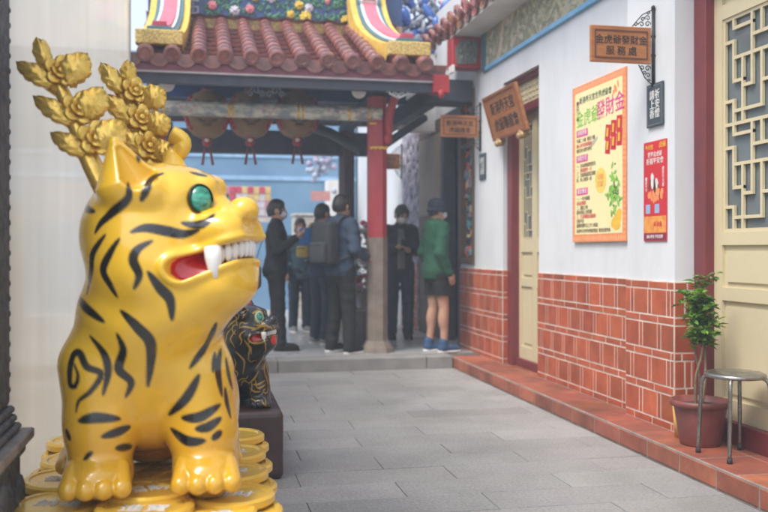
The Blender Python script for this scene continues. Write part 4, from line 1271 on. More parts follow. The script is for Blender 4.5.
# ================================================================== signs and posters on the white wall
def hanging_sign(xw, y, label, l1, l2):
    t = thing('hanging_sign', label, 'sign', (xw - .035, y, 2.515), group='wooden signs on iron brackets', frame=FACE_LENS)
    W, Hh = .43, .24
    bm = new(); box(bm, -W, 0, 0, Hh, -.012, .012); b = obj('sign_board', bm, M['wood'], t, bevel=.003)
    bm = new()
    i, th = .026, .009
    for s in (-1, 1):
        z0, z1 = (.0125, .0165) if s > 0 else (-.0165, -.0125)
        box(bm, -W + i, -i, i, i + th, z0, z1); box(bm, -W + i, -i, Hh - i - th, Hh - i, z0, z1)
        box(bm, -W + i, -W + i + th, i + th, Hh - i - th, z0, z1); box(bm, -i - th, -i, i + th, Hh - i - th, z0, z1)
    obj('border_line', bm, M['brownprint'], b)
    text_part('lettering', l1, .062, M['ink'], b, -W / 2, Hh * .61, .0135)
    text_part('lettering', l2, .062, M['ink'], b, -W / 2, Hh * .31, .0135)
    bm = new(); tube(bm, [(.02, -.15, 0), (.02, .37, 0)], .011, 8)
    for v in (.06, .185): tube(bm, [(-.02, v, 0), (.035, v, 0)], .009, 6)
    ball(bm, (.02, .375, 0), (.015, .02, .015), 8)
    br = obj('iron_bracket', bm, M['iron'], t, smooth=True)
    bm = new()
    def sc(cx, cy, s, f):
        tube(bm, [(cx + f * s * (1 - k / 20) * math.cos(7.5 * k / 18), cy + s * (1 - k / 20) * math.sin(7.5 * k / 18), 0) for k in range(18)], .0038, 5)
    for cx, cy, s, f in ((-.02, .265, .022, 1), (-.065, .262, .02, -1), (-.105, .258, .015, 1), (-.02, .305, .02, -1), (-.055, .295, .016, 1), (-.015, .338, .014, 1),
                         (-.02, -.03, .022, 1), (-.06, -.028, .018, -1), (-.018, -.075, .018, -1), (-.045, -.06, .014, 1), (-.012, -.11, .012, 1)): sc(cx, cy, s, f)
    tube(bm, [(.01, .36, 0), (-.06, .325, 0), (-.13, .246, 0)], .004, 5); tube(bm, [(.01, -.135, 0), (-.04, -.09, 0), (-.085, -.006, 0)], .004, 5)
    obj('filigree', bm, M['iron'], br)
    return t
hanging_sign(PX, 5.44, 'brown wooden hanging sign on an iron bracket above the slate plaque, nearest the lens', '金虎爺發財金', '服 務 處')
hanging_sign(WX, 9.39, 'brown wooden hanging sign on the white pillar beside the carved window', '新港奉天宮', '虎爺總會')
hanging_sign(WX, 13.3, 'dim brown wooden hanging sign showing right behind the red column', '新港奉天宮', '服務中心')

def plaque(xw, y, label, z):
    t = thing('slate_plaque', label, 'plaque', (xw - .004, y, z), group='slate plaques below the hanging signs', frame=FACE_LEFT)
    bm = new(); box(bm, 0, .21, 0, .285, 0, .014); b = obj('plaque_board', bm, M['slate'], t, bevel=.002)
    bm = new()
    for a, c, d, e in ((.012, .198, .012, .016), (.012, .198, .269, .273), (.012, .016, .016, .269), (.194, .198, .016, .269)): box(bm, a, c, d, e, .0142, .0152)
    obj('border_line', bm, mat('grey_line', (.2, .23, .26)), b)
    for u, s in ((.145, '祈安燈'), (.075, '請上香')):
        text_part('lettering', s, .066, M['offwhite'], b, u, .143, .015, vertical=True)
plaque(PX, 5.525, 'slate grey plaque with white characters beside the red poster', 2.10)
plaque(WX, 9.42, 'small slate grey plaque on the white pillar under the far hanging sign', 2.05)

# tilted plaque over the far door
tilt = Matrix.Rotation(R(-15), 3, 'X')
t = thing('tilted_sign', 'wooden sign leaning forward over the far cream door', 'sign', (2.985, 8.70, 2.40), frame=FACE_LEFT @ Matrix.Rotation(R(16), 3, 'X'))
bm = new(); box(bm, 0, .93, 0, .45, 0, .035); b = obj('sign_board', bm, M['wood'], t, bevel=.005)
bm = new()
for a, c, d, e in ((.0, .93, .0, .03), (.0, .93, .42, .45), (.0, .03, .03, .42), (.90, .93, .03, .42)): box(bm, a, c, d, e, .0355, .048)
obj('sign_rim', bm, M['woodframe'], b, bevel=.004)
text_part('lettering', '新港奉天宮', .135, M['ink'], b, .48, .295, .037)
text_part('lettering', '虎爺聯誼會', .135, M['ink'], b, .48, .13, .037)
bm = new()
for u in (.15, .78):
    ball(bm, (u, -.02, .02), (.075, .05, .05), 12); ball(bm, (u, -.035, .06), (.045, .035, .03), 10); ball(bm, (u - .05, -.03, .045), (.03, .03, .03), 8); ball(bm, (u + .05, -.03, .045), (.03, .03, .03), 8)
obj('carved_rest', bm, mat('dull_gilding', (.45, .30, .14), (.3, .19, .09), .5, .3, scale=30), t, smooth=True)

# big cream poster
po = thing('event_poster', 'large cream poster in an orange border with pink and green headline', 'poster', (WX - .003, 6.886, 1.345), frame=FACE_LEFT)
PW, PH = .943, 1.262
bm = new(); box(bm, 0, PW, 0, PH, 0, .022); pb = obj('poster_board', bm, M['orange'], po)
bm = new(); box(bm, .055, PW - .055, .06, PH - .055, .0222, .0232); obj('paper_field', bm, M['paper'], pb)
bm = new()
for k in range(22):
    for v in (.012, PH - .045): box(bm, .01 + k * .0425, .032 + k * .0425, v, v + .03, .0222, .0228)
for k in range(30):
    for u in (.012, PW - .042): box(bm, u, u + .03, .055 + k * .0385, .075 + k * .0385, .0222, .0228)
obj('border_pattern', bm, mat('pale_orange_print', (.82, .40, .22)), pb)
w = .0236
text_part('headline', '金虎爺', .140, M['greenprint'], pb, .29, .985, w, rot=.03, extrude=.0012)
text_part('headline', '發財金', .155, M['pinkprint'], pb, .69, 1.01, w, rot=.06, extrude=.0012)
text_part('lettering', '新港奉天宮世界虎爺會', .058, M['dgreenprint'], pb, .43, 1.132, w)
bm = new(); box(bm, .085, .13, .985, 1.14, .0234, .0240); obj('brown_label', bm, M['brownprint'], pb)
text_part('lettering', '壬寅', .05, M['paper'], pb, .108, 1.06, .0244, vertical=True)
for v, s in ((.875, '領取資格'), (.67, '領取方式'), (.405, '還金辦法')):
    bm = new(); box(bm, .085, .30, v - .028, v + .028, .0234, .0240); obj('pink_label', bm, M['pinkprint'], pb)
    text_part('lettering', s, .044, M['whiteprint'], pb, .193, v, .0244)
rows = [(.815, '年滿二十歲  善信大德', 0), (.775, '誠心祈求虎爺賜福', 1), (.735, '備妥身分證件即可', 0), (.61, '一、先向虎爺稟明姓名', 0), (.572, '二、擲得聖筊一只', 1), (.535, '三、至服務處登記領取', 0), (.497, '四、每人限領一份', 0),
        (.345, '一、一年內歸還', 0), (.309, '添油香隨喜', 1), (.272, '二、還金之時', 0), (.236, '請向虎爺上香答謝', 0), (.20, '三、生意興隆財源廣進', 1), (.164, '四季平安', 0), (.128, '服務時間每日上午八時起', 0), (.085, '新港奉天宮世界虎爺會敬啟  歡迎信眾參香', 0)]
for v, s, c in rows: text_part('lettering', s, .036 if v > .1 else .033, M['redprint'] if c else M['brownprint'], pb, .085, v, w, align='LEFT')
bm = new(); bm2 = new()
for i in range(3):
    for j in range(2):
        mt = Matrix.Translation((.655 + i * .095, .72 + j * .10 + i * .022, 0)) @ Matrix.Rotation(-.16 + .05 * i, 4, 'Z')
        box(bm, -.042, .042, -.06, .06, .0234 + (i + 2 * j) * .0007, .024 + (i + 2 * j) * .0007, None, mt)
        box(bm2, -.015, .015, -.03, .035, .0284, .0288, None, mt)
obj('red_envelopes', bm, M['redprint'], pb); obj('envelope_marks', bm2, M['yellowprint'], pb)
def disc(bm, cx, cy, rx, ry, z0, z1, n=20, rot=0.0):
    prism(bm, [(cx + rx * math.cos(a) * math.cos(rot) - ry * math.sin(a) * math.sin(rot), cy + rx * math.cos(a) * math.sin(rot) + ry * math.sin(a) * math.cos(rot)) for a in (6.283 * k / n for k in range(n))], z0, z1)
bm = new()
for k in range(14):
    a = 6.283 * k / 14; disc(bm, .53 + .07 * math.cos(a), .47 + .07 * math.sin(a), .03, .03, .0234 + k * .00003, .0238 + k * .00003, 10)
disc(bm, .53, .47, .085, .085, .0242, .0244); obj('yellow_burst', bm, mat('pale_yellow_print', (.82, .62, .12)), pb)
text_part('lettering', '母錢', .05, M['orange'], pb, .53, .495, .0248); text_part('lettering', '回家', .05, M['orange'], pb, .53, .44, .0248)
r8 = random.Random(2); bm = new(); bm2 = new()
for k in range(60):
    x, y = .76 + r8.gauss(0, .045), .36 + r8.gauss(0, .075)
    disc(bm, x, y, .03, .013, .0234 + k * .00002, .0240 + k * .00002, 10, r8.random() * 3)
    if k % 2: disc(bm2, x + r8.gauss(0, .03), y + r8.gauss(0, .03), .016, .005, .0252, .0255, 8, r8.random() * 3)
obj('green_banknote_pile', bm, M['greenprint'], pb); obj('pile_outline', bm2, M['dgreenprint'], pb)
bm = new(); disc(bm, .79, .15, .085, .045, .0234, .024, 20, .35); disc(bm, .83, .20, .05, .035, .0241, .0246, 18, .5); disc(bm, .80, .115, .06, .03, .0241, .0246, 18, .1)
obj('gold_ingot_print', bm, M['yellowprint'], pb)
bm = new(); disc(bm, .78, 1.13, .02, .035, .0234, .024, 12, .6); disc(bm, .82, 1.16, .012, .03, .0241, .0245, 12, .2); disc(bm, .75, 1.11, .018, .018, .0241, .0245, 12)
obj('orange_ornament', bm, M['orange'], pb)
bm = new(); disc(bm, .40, .775, .09, .02, .0234, .0238, 14, .4); obj('grey_smear', bm, mat('grey_print', (.5, .48, .36)), pb)

# small red poster
po = thing('red_poster', 'narrow red poster with white figures and an orange foot below the slate plaque', 'poster', (PX - .003, 5.58, 1.34), frame=FACE_LEFT)
bm = new(); box(bm, 0, .30, 0, .665, 0, .006); pb = obj('poster_sheet', bm, M['redprint'], po)
bm = new(); box(bm, .004, .296, .055, .165, .0062, .0066); obj('orange_panel', bm, mat('orange_panel_print', (.75, .36, .07), (.66, .2, .05), .5, scale=18), pb)
bm = new(); box(bm, .004, .296, .004, .05, .0062, .0066); obj('maroon_foot', bm, mat('maroon_print', (.22, .02, .05)), pb)
text_part('lettering', '奉天宮', .036, M['yellowprint'], pb, .075, .625, .0066); text_part('lettering', '虎爺', .045, M['yellowprint'], pb, .25, .63, .0066)
text_part('lettering', '世界金虎爺', .038, M['whiteprint'], pb, .15, .575, .0066); text_part('lettering', '祈福平安會', .046, M['whiteprint'], pb, .15, .53, .0066)
text_part('lettering', '虎年行大運', .028, M['whiteprint'], pb, .26, .42, .0066, vertical=True); text_part('lettering', '闔家平安', .026, M['whiteprint'], pb, .035, .38, .0066, vertical=True)
text_part('lettering', '誠心參香 平安喜樂', .026, M['whiteprint'], pb, .15, .028, .0070); text_part('lettering', '添油香', .038, M['redprint'], pb, .19, .11, .0070)
bm, b2, b3 = new(), new(), new()
for x, y, s in ((.12, .40, 1), (.175, .36, 1.05)):
    disc(bm, x, y, .024 * s, .055 * s, .0062, .0068, 16, .1); disc(b2, x + .03, y - .03, .012, .05, .0069, .0073, 12, .2); disc(b2, x - .035, y - .02, .012, .045, .0069, .0073, 12, -.2)
for k in range(22): disc(b3, .05 + r8.random() * .2, .27 + r8.random() * .07, .014, .022, .0062 + k * .00004, .0066 + k * .00004, 10)
obj('white_figures', bm, M['whiteprint'], pb); obj('dark_sleeves', b2, M['brownprint'], pb); obj('orange_crowd', b3, M['orange'], pb)
bm = new()
for x in (.03, .15): box(bm, x, x + .06, .185, .245, .0062, .0066)
obj('blue_squares', bm, mat('pale_blue_print', (.3, .42, .62)), pb)

# ================================================================== pot, stool
pt = thing('potted_tree', 'young leafy tree in a maroon plastic pot beside the metal stool', 'potted plant', (2.93, 4.83, KZ))
bm = new(); lathe(bm, [(0, 0), (.112, 0), (.118, .012), (.152, .225), (.152, .228), (.172, .232), (.176, .25), (.172, .268), (.160, .268), (.154, .235), (.10, .22)], 40)
obj('pot', bm, M['pot'], pt, smooth=True)
bm = new(); lathe(bm, [(0, .235), (.08, .24), (.152, .232)], 24); obj('soil', bm, M['soil'], pt, smooth=True)
rp_ = random.Random(21)
stems = []
bm = new()
for k, (a, top) in enumerate(((.4, (-.03, .02, .86)), (2.6, (.02, -.02, .95)), (4.4, (.03, .03, .80)))):
    pts = [(.025 * math.cos(a), .025 * math.sin(a), .22), (.035 * math.cos(a + .8), .03 * math.sin(a + .8), .40), (.03 * math.cos(a + 2), .03 * math.sin(a + 2), .58), top]
    pp = smooth_path([Vector(p) for p in pts], 6); tube(bm, pp, [.0105 - .006 * i / len(pp) for i in range(len(pp))], 7); stems.append(pp)
tips = []
for k in range(46):
    t = rp_.random(); base_p = rp_.choice(stems); i = int(len(base_p) * (.62 + .38 * t)); i = min(i, len(base_p) - 1)
    a = rp_.random() * 6.28; L = .03 + rp_.random() * .075
    e = base_p[i] + Vector((math.cos(a) * L, math.sin(a) * L, .02 + rp_.random() * .10))
    tube(bm, [base_p[i], base_p[i].lerp(e, .5) + Vector((0, 0, .012)), e], [.004, .003, .002], 5); tips.append((base_p[i], e))
obj('trunk', bm, M['stem'], pt, smooth=True)
def add_leaf(bm, p, d, up, L, W):
    d = d.normalized(); s = d.cross(up).normalized(); n = s.cross(d).normalized()
    q = [(0, 0, 0), (.3, .9, .10), (.62, .85, .08), (1, 0, -.10), (.62, -.85, .08), (.3, -.9, .10), (.46, 0, .0)]
    v = [bm.verts.new(p + d * L * a + s * W * b * .5 + n * L * c) for a, b, c in q]
    g = rp_.choice((.6, .8, 1, 1, 1.2, 1.5))
    paint(bm, [bm.faces.new([v[i] for i in f]) for f in ((0, 1, 6), (1, 2, 6), (2, 3, 6), (3, 4, 6), (4, 5, 6), (5, 0, 6))], (g * (1 + .25 * rp_.random()), g, g * .9))
bm = new()
for b_, e in tips:
    for k in range(13):
        p = b_.lerp(e, .25 + rp_.random() * .85) + Vector((rp_.gauss(0, .012), rp_.gauss(0, .012), rp_.gauss(0, .012)))
        a = rp_.random() * 6.28; d = Vector((math.cos(a), math.sin(a), rp_.random() * 1.1 - .45))
        add_leaf(bm, p, d, Vector((rp_.gauss(0, .3), rp_.gauss(0, .3), 1)), .042 + rp_.random() * .034, .022 + rp_.random() * .016)
obj('foliage', bm, M['leaf'], pt, smooth=True)

bm = new(); lathe(bm, [(0, 0), (.055, 0), (.068, .19), (.062, .19), (.052, .01), (0, .01)], 24, loc=(2.94, 5.03, KZ))
tag(obj('yellow_pot', bm, M['yplastic'], smooth=True), 'small yellow plastic pot tucked behind the maroon pot', 'pot')

sx, sy = 2.945, 4.50
st = thing('metal_stool', 'round grey metal stool on four bent steel legs beside the potted tree', 'stool', (sx, sy, KZ))
bm = new(); lathe(bm, [(0, .478), (.10, .478), (.150, .474), (.163, .468), (.168, .460), (.166, .450), (.158, .446), (.150, .452), (0, .456)], 40)
obj('seat', bm, M['seat'], st, smooth=True)
for k in range(4):
    a = R(45 + 90 * k + 4); c, s = math.cos(a), math.sin(a)
    pts = [(c * .06, s * .06, .449), (c * .135, s * .135, .449), (c * .165, s * .165, .437), (c * .180, s * .180, .40), (c * .185, s * .185, .30), (c * .198, s * .198, .012)]
    bm = new(); tube(bm, smooth_path([Vector(p) for p in pts], 5), .0115, 10)
    lg = obj('leg', bm, M['steel'], st, smooth=True)
    bm = new(); lathe(bm, [(0, 0), (.015, 0), (.0145, .03), (.0116, .031)], 12, loc=(c * .198, s * .198, 0))
    obj('rubber_foot', bm, mat('rubber_tip', (.03, .03, .03), rough=.8), lg, smooth=True)

# ================================================================== people in the pavilion
def mirror(v, s): return Vector((v[0] * s, v[1], v[2]))
def wrinkle(g, amp, sd):
    X = g.ax[0][:, None, None]; Y = g.ax[1][None, :, None]; Z = g.ax[2][None, None, :]
    g.D += amp * (np.sin(23 * X + 31 * Z + sd) * np.sin(27 * Z - 19 * Y + 2 * sd) + .6 * np.sin(47 * Z + 15 * X * np.sin(9 * Y + sd))).astype(np.float32)
def person(label, px, py, face, P, height=1.70, group=None):
    """face: world direction the body looks in; local +Y is forward, +X the right hand"""
    loc = on_z(px, py, PZ); s = height / 1.70
    fx, fy = face
    t = thing('person', label, 'person', (loc.x, loc.y, PZ), math.atan2(-fx, fy))
    t.scale = (s, s, s)
    if group: t['group'] = group
    sway = P.get('sway', 0)
    J = {}
    for k, sg in (('r', 1), ('l', -1)):
        J['sh' + k] = Vector((sg * .163, 0, 1.39))
        J['el' + k] = Vector(P.get('el' + k, (sg * .205, -.04, 1.12)))
        J['wr' + k] = Vector(P.get('wr' + k, (sg * .20, .04, .89)))
        J['hi' + k] = Vector((sg * .088, 0, .90))
        J['kn' + k] = Vector(P.get('kn' + k, (sg * .10, .02, .49)))
        J['an' + k] = Vector(P.get('an' + k, (sg * .105, -.03, .085)))
    lo = (min(-.36, *(J[k].x - .2 for k in J)), min(-.30, *(J[k].y - .16 for k in J)), -.01)
    hi = (max(.36, *(J[k].x + .2 for k in J)), max(.30, *(J[k].y + .24 for k in J)), 1.78)
    pitch, yaw = P.get('pitch', 0), P.get('yaw', 0)
    HM = Matrix.Translation((0, .005, 1.49)) @ Matrix.Rotation(yaw, 4, 'Z') @ Matrix.Rotation(-pitch, 4, 'X') @ Matrix.Translation((0, -.005, -1.49))
    hr = HM.to_3x3(); A = tuple(tuple(r) for r in hr.transposed())
    def hp(x, y, z): return HM @ Vector((x, y, z))
    def torso(g, e, k=.03):
        g.ell((0, 0, 1.27), (.152 + e, .105 + e, .19 + e), k); g.ell((0, .005, 1.07), (.135 + e, .102 + e, .17 + e), k); g.ell((0, -.012, .93), (.16 + e, .118 + e, .13 + e), k)
        for sg in (1, -1): g.ell((sg * .128, -.005, 1.38), (.065 + e, .06 + e, .058 + e), k)
    def arm(g, k_, r, kk=.02): g.chain([J['sh' + k_], J['el' + k_], J['wr' + k_]], r, kk)
    def leg(g, k_, r, kk=.02): g.chain([J['hi' + k_], J['kn' + k_], J['an' + k_]], r, kk)
    # body: one continuous skin
    g = Field(lo, hi, .0092)
    torso(g, 0)
    for k, sg in (('r', 1), ('l', -1)):
        arm(g, k, [.05, .040, .027]); leg(g, k, [.086, .056, .038], .006)
        kn, an = J['kn' + k], J['an' + k]
        g.ell(tuple(kn.lerp(an, .28) + Vector((0, -.022, 0))), (.05, .05, .11), .03)
        g.ell((an.x, an.y + .075, .045), (.04, .115, .036), .02)
        wr = J['wr' + k]; d = (wr - J['el' + k]).normalized()
        sd = Vector((0, 1, 0)) if abs(d.y) < .7 else Vector((1, 0, 0)); sd = (sd - d * sd.dot(d)).normalized(); pn = d.cross(sd).normalized()
        if pn.x * sg > 0: pn = -pn
        g.cap(wr, wr + d * .075, .026, .033, .012)
        for q, ln in zip((-1.5, -.5, .5, 1.5), (.060, .075, .080, .070)):
            b0 = wr + d * .085 + sd * q * .0195; b1 = b0 + d * ln * .55 + pn * .008; b2 = b1 + d * ln * .38 + pn * .026
            g.cap(b0, b1, .0095, .009, .006); g.cap(b1, b2, .009, .0078, .004)
        b0 = wr + d * .03 + sd * .028; b1 = b0 + d * .035 + sd * .025 + pn * .012; g.cap(b0, b1, .012, .0105, .008); g.cap(b1, b1 + d * .032 + pn * .012, .0105, .009, .004)
    g.cap((0, -.01, 1.41), hp(0, .01, 1.51), .060, .052, .02)
    g.ell(hp(0, .015, 1.595), (.074, .092, .108), .02, A); g.ell(hp(0, .055, 1.53), (.054, .055, .05), .03, A)
    g.cap(hp(0, .103, 1.60), hp(0, .122, 1.572), .010, .014, .012)
    for sg in (1, -1): g.ell(hp(sg * .076, .01, 1.585), (.012, .022, .032), .006, A)
    V, Fc = g.mesh()
    c = np.ones((len(V), 3))
    for ex, ey, ez, r, cc in ((.031, .098, 1.605, .012, (.06, .04, .04)), (-.031, .098, 1.605, .012, (.06, .04, .04)), (.031, .098, 1.628, .013, (.08, .05, .04)), (-.031, .098, 1.628, .013, (.08, .05, .04)), (0, .108, 1.535, .018, (.8, .4, .4))):
        c[((V - np.array(hp(ex, ey, ez))) ** 2).sum(1) < r * r] = cc
    mesh_np('body', V, Fc, M['skin'], t, c)
    # hair
    g = Field(tuple(hp(0, 0, 1.6) - Vector((.16, .17, .2))), tuple(hp(0, 0, 1.6) + Vector((.16, .17, .2))), .006)
    vol = P.get('hair', .014)
    g.ell(hp(0, .006, 1.605), (.078 + vol * .6, .098 + vol * .5, .108 + vol), 0, A)
    g.ell(hp(0, -.022, 1.60), (.070 + vol * .4, .072 + vol * .5, .074), .02, A)
    if P.get('long'): g.ell(hp(0, -.03, 1.50), (.085, .075, .11), .03, A)
    g.ell(hp(0, .125, 1.550), (.092, .085, .098), .008, A, cut=True)
    g.ell(hp(0, .035, 1.455), (.13, .14, .112), .01, A, cut=True); g.ell(hp(.08, .02, 1.57), (.02, .028, .04), .01, A, cut=True); g.ell(hp(-.08, .02, 1.57), (.02, .028, .04), .01, A, cut=True)
    wrinkle(g, .0042, 1.3)
    V, Fc = g.mesh(); mesh_np('hair', V, Fc, P.get('hairmat', M['hair']), t)
    if P.get('mask'):
        g = Field(tuple(hp(0, .08, 1.545) - Vector((.1, .11, .1))), tuple(hp(0, .08, 1.545) + Vector((.1, .11, .1))), .005)
        g.ell(hp(0, .072, 1.548), (.063, .062, .050), 0, A)
        V, Fc = g.mesh(); mk = mesh_np('face_mask', V, Fc, P['mask'], t)
        bm = new()
        for sg in (1, -1):
            for z in (.02, -.02): tube(bm, [hp(sg * .058, .085, 1.548 + z), hp(sg * .078, .03, 1.575 + z * .4)], .0022, 5)
        obj('mask_loop', bm, P['mask'], mk)
    # trousers or shorts
    hem = P.get('hem', .06)
    g = Field(lo, hi, .0105)
    g.ell((0, -.012, .92), (.175, .140, .150), 0)
    for k in 'rl': leg(g, k, P.get('legr', [.104, .080, .068]), .012)
    wrinkle(g, .0045, px)
    Z = g.ax[2][None, None, :] + 0 * g.D
    g.D = np.maximum(g.D, np.maximum(hem - Z, Z - 1.02)).astype(np.float32)
    V, Fc = g.mesh(); mesh_np('shorts' if hem > .3 else 'trousers', V, Fc, P['legmat'], t)
    # jacket or jumper
    g = Field(lo, hi, .0105)
    torso(g, P.get('bulk', .022), .03); g.ell((0, -.012, .82), (.176, .134, .24), .03)
    ar = P.get('armr', [.072, .060, .046])
    for k in 'rl': arm(g, k, ar, .03)
    g.cap((0, -.012, 1.40), (0, .004, 1.462), .085, .070, .02)
    if P.get('hood'):
        g.ell((0, -.085, 1.40), (.115, .055, .085), .02); g.cap((-.08, -.03, 1.44), (.08, -.03, 1.44), .045, .045, .03)
    wrinkle(g, .004, px * 1.7)
    Z = g.ax[2][None, None, :] + 0 * g.D
    if P.get('low_arm') is None: g.D = np.maximum(g.D, (P.get('waist', .84) - Z) - 10 * (np.abs(g.ax[0])[:, None, None] > .185)).astype(np.float32)
    V, Fc = g.mesh(); top = mesh_np(P.get('topname', 'jacket'), V, Fc, P['topmat'], t)
    if P.get('inner'):
        bm = new(); tube(bm, [(.0, .135, 1.40), (.0, .152, 1.25), (0, .150, 1.05), (0, .140, .9)], [.035, .05, .05, .045], 8, flat=.35, up=(0, 1, 0)); obj('inner_shirt', bm, P['inner'], top)
    # shoes
    for k in 'rl':
        an = J['an' + k]
        g = Field((an.x - .09, an.y - .12, -.01), (an.x + .09, an.y + .26, .20), .0065)
        g.ell((an.x, an.y + .065, .045), (.050, .142, .048), 0); g.cap((an.x, an.y - .01, .06), (an.x, an.y - .01, P.get('ankle', .10)), .055, .052, .03)
        g.D = np.maximum(g.D, (.022 - g.ax[2])[None, None, :]).astype(np.float32)
        V, Fc = g.mesh(); sh_ = mesh_np('shoe', V, Fc, P['shoemat'], t)
        bm = new(); lathe(bm, [(0, .0), (1, .0), (1.03, .012), (1.0, .026), (0, .026)], 24, mtx=Matrix.Translation((an.x, an.y + .065, 0)) @ Matrix.Diagonal((.052, .146, 1, 1)))
        obj('sole', bm, P.get('solemat', M['whiteprint']), sh_, smooth=True)
    return t, J
def local_thing(owner, name, label, cat):
    o = thing(name, label, cat, owner.location.copy(), owner.rotation_euler.z); o.scale = owner.scale; return o
def backpack(owner, label, m, m2, w=.30, h=.44, d=.15):
    b = local_thing(owner, 'backpack', label, 'backpack')
    bm = new(); box(bm, -w / 2, w / 2, -.155 - d, -.150, 1.40 - h, 1.42); obj('pack_body', bm, m, b, bevel=.045, seg=4, smooth=True)
    bm = new(); box(bm, -w / 2 + .03, w / 2 - .03, -.155 - d - .055, -.16 - d + .02, 1.42 - h, 1.20); pk = obj('front_pocket', bm, m2, b, bevel=.025, seg=3, smooth=True)
    bm = new(); tube(bm, [(-w / 2 + .05, -.155 - d - .052, 1.17), (w / 2 - .05, -.155 - d - .052, 1.17)], .006, 6); obj('zip', bm, M['iron'], pk)
    for s in (-1, 1):
        bm = new(); tube(bm, smooth_path([Vector(p) for p in ((s * .09, -.16, 1.38), (s * .115, -.07, 1.475), (s * .12, .06, 1.45), (s * .13, .145, 1.28), (s * .17, .09, 1.10), (s * .15, -.14, 1.02))], 6), .021, 8, flat=.45)
        obj('strap', bm, m2, b, smooth=True)
    return b
C = {k: cloth(k, v) for k, v in {
    'black_knit': (.012, .013, .016), 'black_trousers': (.013, .014, .018), 'dark_denim': (.018, .028, .055), 'teal_blue_top': (.06, .115, .15), 'navy_jacket': (.014, .028, .085),
    'blue_hoodie': (.035, .06, .105), 'charcoal_nylon': (.032, .036, .045), 'charcoal_pocket': (.045, .05, .06), 'dark_jacket': (.014, .018, .03), 'grey_shirt': (.16, .16, .17), 'green_hoodie': (.008, .075, .04),
    'black_shorts': (.008, .009, .014), 'blue_canvas': (.035, .085, .20), 'black_shoe': (.012, .012, .013), 'grey_shoe': (.25, .25, .27), 'bright_blue_nylon': (.02, .11, .30), 'yellow_pocket': (.45, .33, .06), 'grey_bag': (.09, .09, .11),
    'pale_jacket': (.45, .50, .56), 'beanie_navy': (.010, .016, .035)}.items()}

A_, B_ = person('man in a black jumper and mask raising his right hand, nearest the tigers', 276, 350, (.96, -.12),
    dict(topmat=C['black_knit'], legmat=C['black_trousers'], shoemat=C['black_shoe'], solemat=C['black_shoe'], topname='jumper', mask=M['maskw'], yaw=-.05, hair=.022,
         elr=(.21, .02, 1.13), wrr=(.17, .22, 1.27), ell=(-.23, -.04, 1.12), wrl=(-.22, .03, .87), knr=(.10, .03, .49), anr=(.11, .06, .085), anl=(-.10, -.08, .085)), 1.71)
bg_ = local_thing(A_, 'shoulder_bag', 'dark grey bag hanging at the black-clad man\'s back', 'bag')
bm = new(); box(bm, -.02, .26, -.33, -.165, .70, .98); obj('bag_body', bm, C['grey_bag'], bg_, bevel=.05, seg=4, smooth=True)
bm = new(); tube(bm, smooth_path([Vector(p) for p in ((.02, -.24, .96), (.10, -.15, 1.25), (.12, -.02, 1.475), (.0, .12, 1.3), (-.12, .15, 1.1))], 6), .012, 6, flat=.5); obj('strap', bm, C['grey_bag'], bg_)

person('person in a dusty blue top and pink mask facing the lens between two dark-clad men', 300, 332, (.15, -1),
    dict(topmat=C['teal_blue_top'], legmat=C['dark_denim'], shoemat=C['grey_shoe'], topname='jumper', mask=M['maskp'], hair=.02, long=True, hairmat=mat('brown_hair', (.07, .045, .035), rough=.5),
         elr=(.22, .0, 1.12), wrr=(.24, .10, .90), waist=.80), 1.58)
n3, _ = person('man in a navy jacket half hidden behind the blue hooded man', 322, 344, (.85, .5),
    dict(topmat=C['navy_jacket'], legmat=C['dark_denim'], shoemat=C['grey_shoe'], hair=.016, ell=(-.26, -.02, 1.12), wrl=(-.24, .12, .92)), 1.70)
backpack(n3, 'bright blue backpack with a yellow pocket on the navy-jacketed man', C['bright_blue_nylon'], C['yellow_pocket'], .26, .36, .12)
h4, _ = person('man in a blue hooded jacket seen from behind with a dark backpack', 341, 353, (.84, .54),
    dict(topmat=C['blue_hoodie'], legmat=C['black_trousers'], shoemat=C['black_shoe'], hair=.02, hood=True, bulk=.026, armr=[.074, .063, .050], yaw=.15,
         elr=(.23, -.01, 1.13), wrr=(.19, .19, 1.04), ell=(-.23, -.02, 1.13), wrl=(-.17, .18, 1.02), knl=(-.11, .03, .49), anl=(-.14, -.02, .085), anr=(.15, -.01, .085)), 1.75)
backpack(h4, 'charcoal backpack on the back of the blue hooded man', C['charcoal_nylon'], C['charcoal_pocket'])
m6, J6 = person('man in a dark jacket and mask looking down at his phone beside the red column', 400, 339, (-.10, -1),
    dict(topmat=C['dark_jacket'], legmat=C['dark_denim'], shoemat=C['black_shoe'], solemat=C['black_shoe'], mask=M['maskw'], pitch=.35, yaw=.35, inner=C['grey_shirt'], hair=.02, bulk=.028,
         elr=(.215, -.02, 1.12), wrr=(.07, .22, 1.17), ell=(-.215, .0, 1.12), wrl=(-.10, .23, 1.13)), 1.72)
ph = local_thing(m6, 'mobile_phone', 'dark phone held by the man in the dark jacket', 'phone')
bm = new(); box(bm, -.04, .035, -.006, .004, -.075, .075); o = obj('phone_case', bm, M['iron'], ph, bevel=.003); o.location = (-.005, .315, 1.20); o.rotation_euler = (-.5, 0, 0)
bm = new(); box(bm, -.034, .029, -.0085, -.0062, -.066, .066); obj('phone_screen', bm, M['glassdark'], o)
person('person in a green hoodie, black shorts and blue canvas shoes at the side door', 436, 352, (.97, .22),
    dict(topmat=C['green_hoodie'], legmat=C['black_shorts'], shoemat=C['blue_canvas'], hem=.64, legr=[.100, .092, .10], topname='hoodie', hood=True, bulk=.03, armr=[.078, .066, .052], ankle=.12, hair=.004,
         mask=M['maskw'], elr=(.205, -.06, 1.12), wrr=(.205, .05, .90), ell=(-.205, -.05, 1.12), wrl=(-.20, .05, .90), anr=(.10, .05, .085), knr=(.10, .05, .49), waist=.83), 1.70)
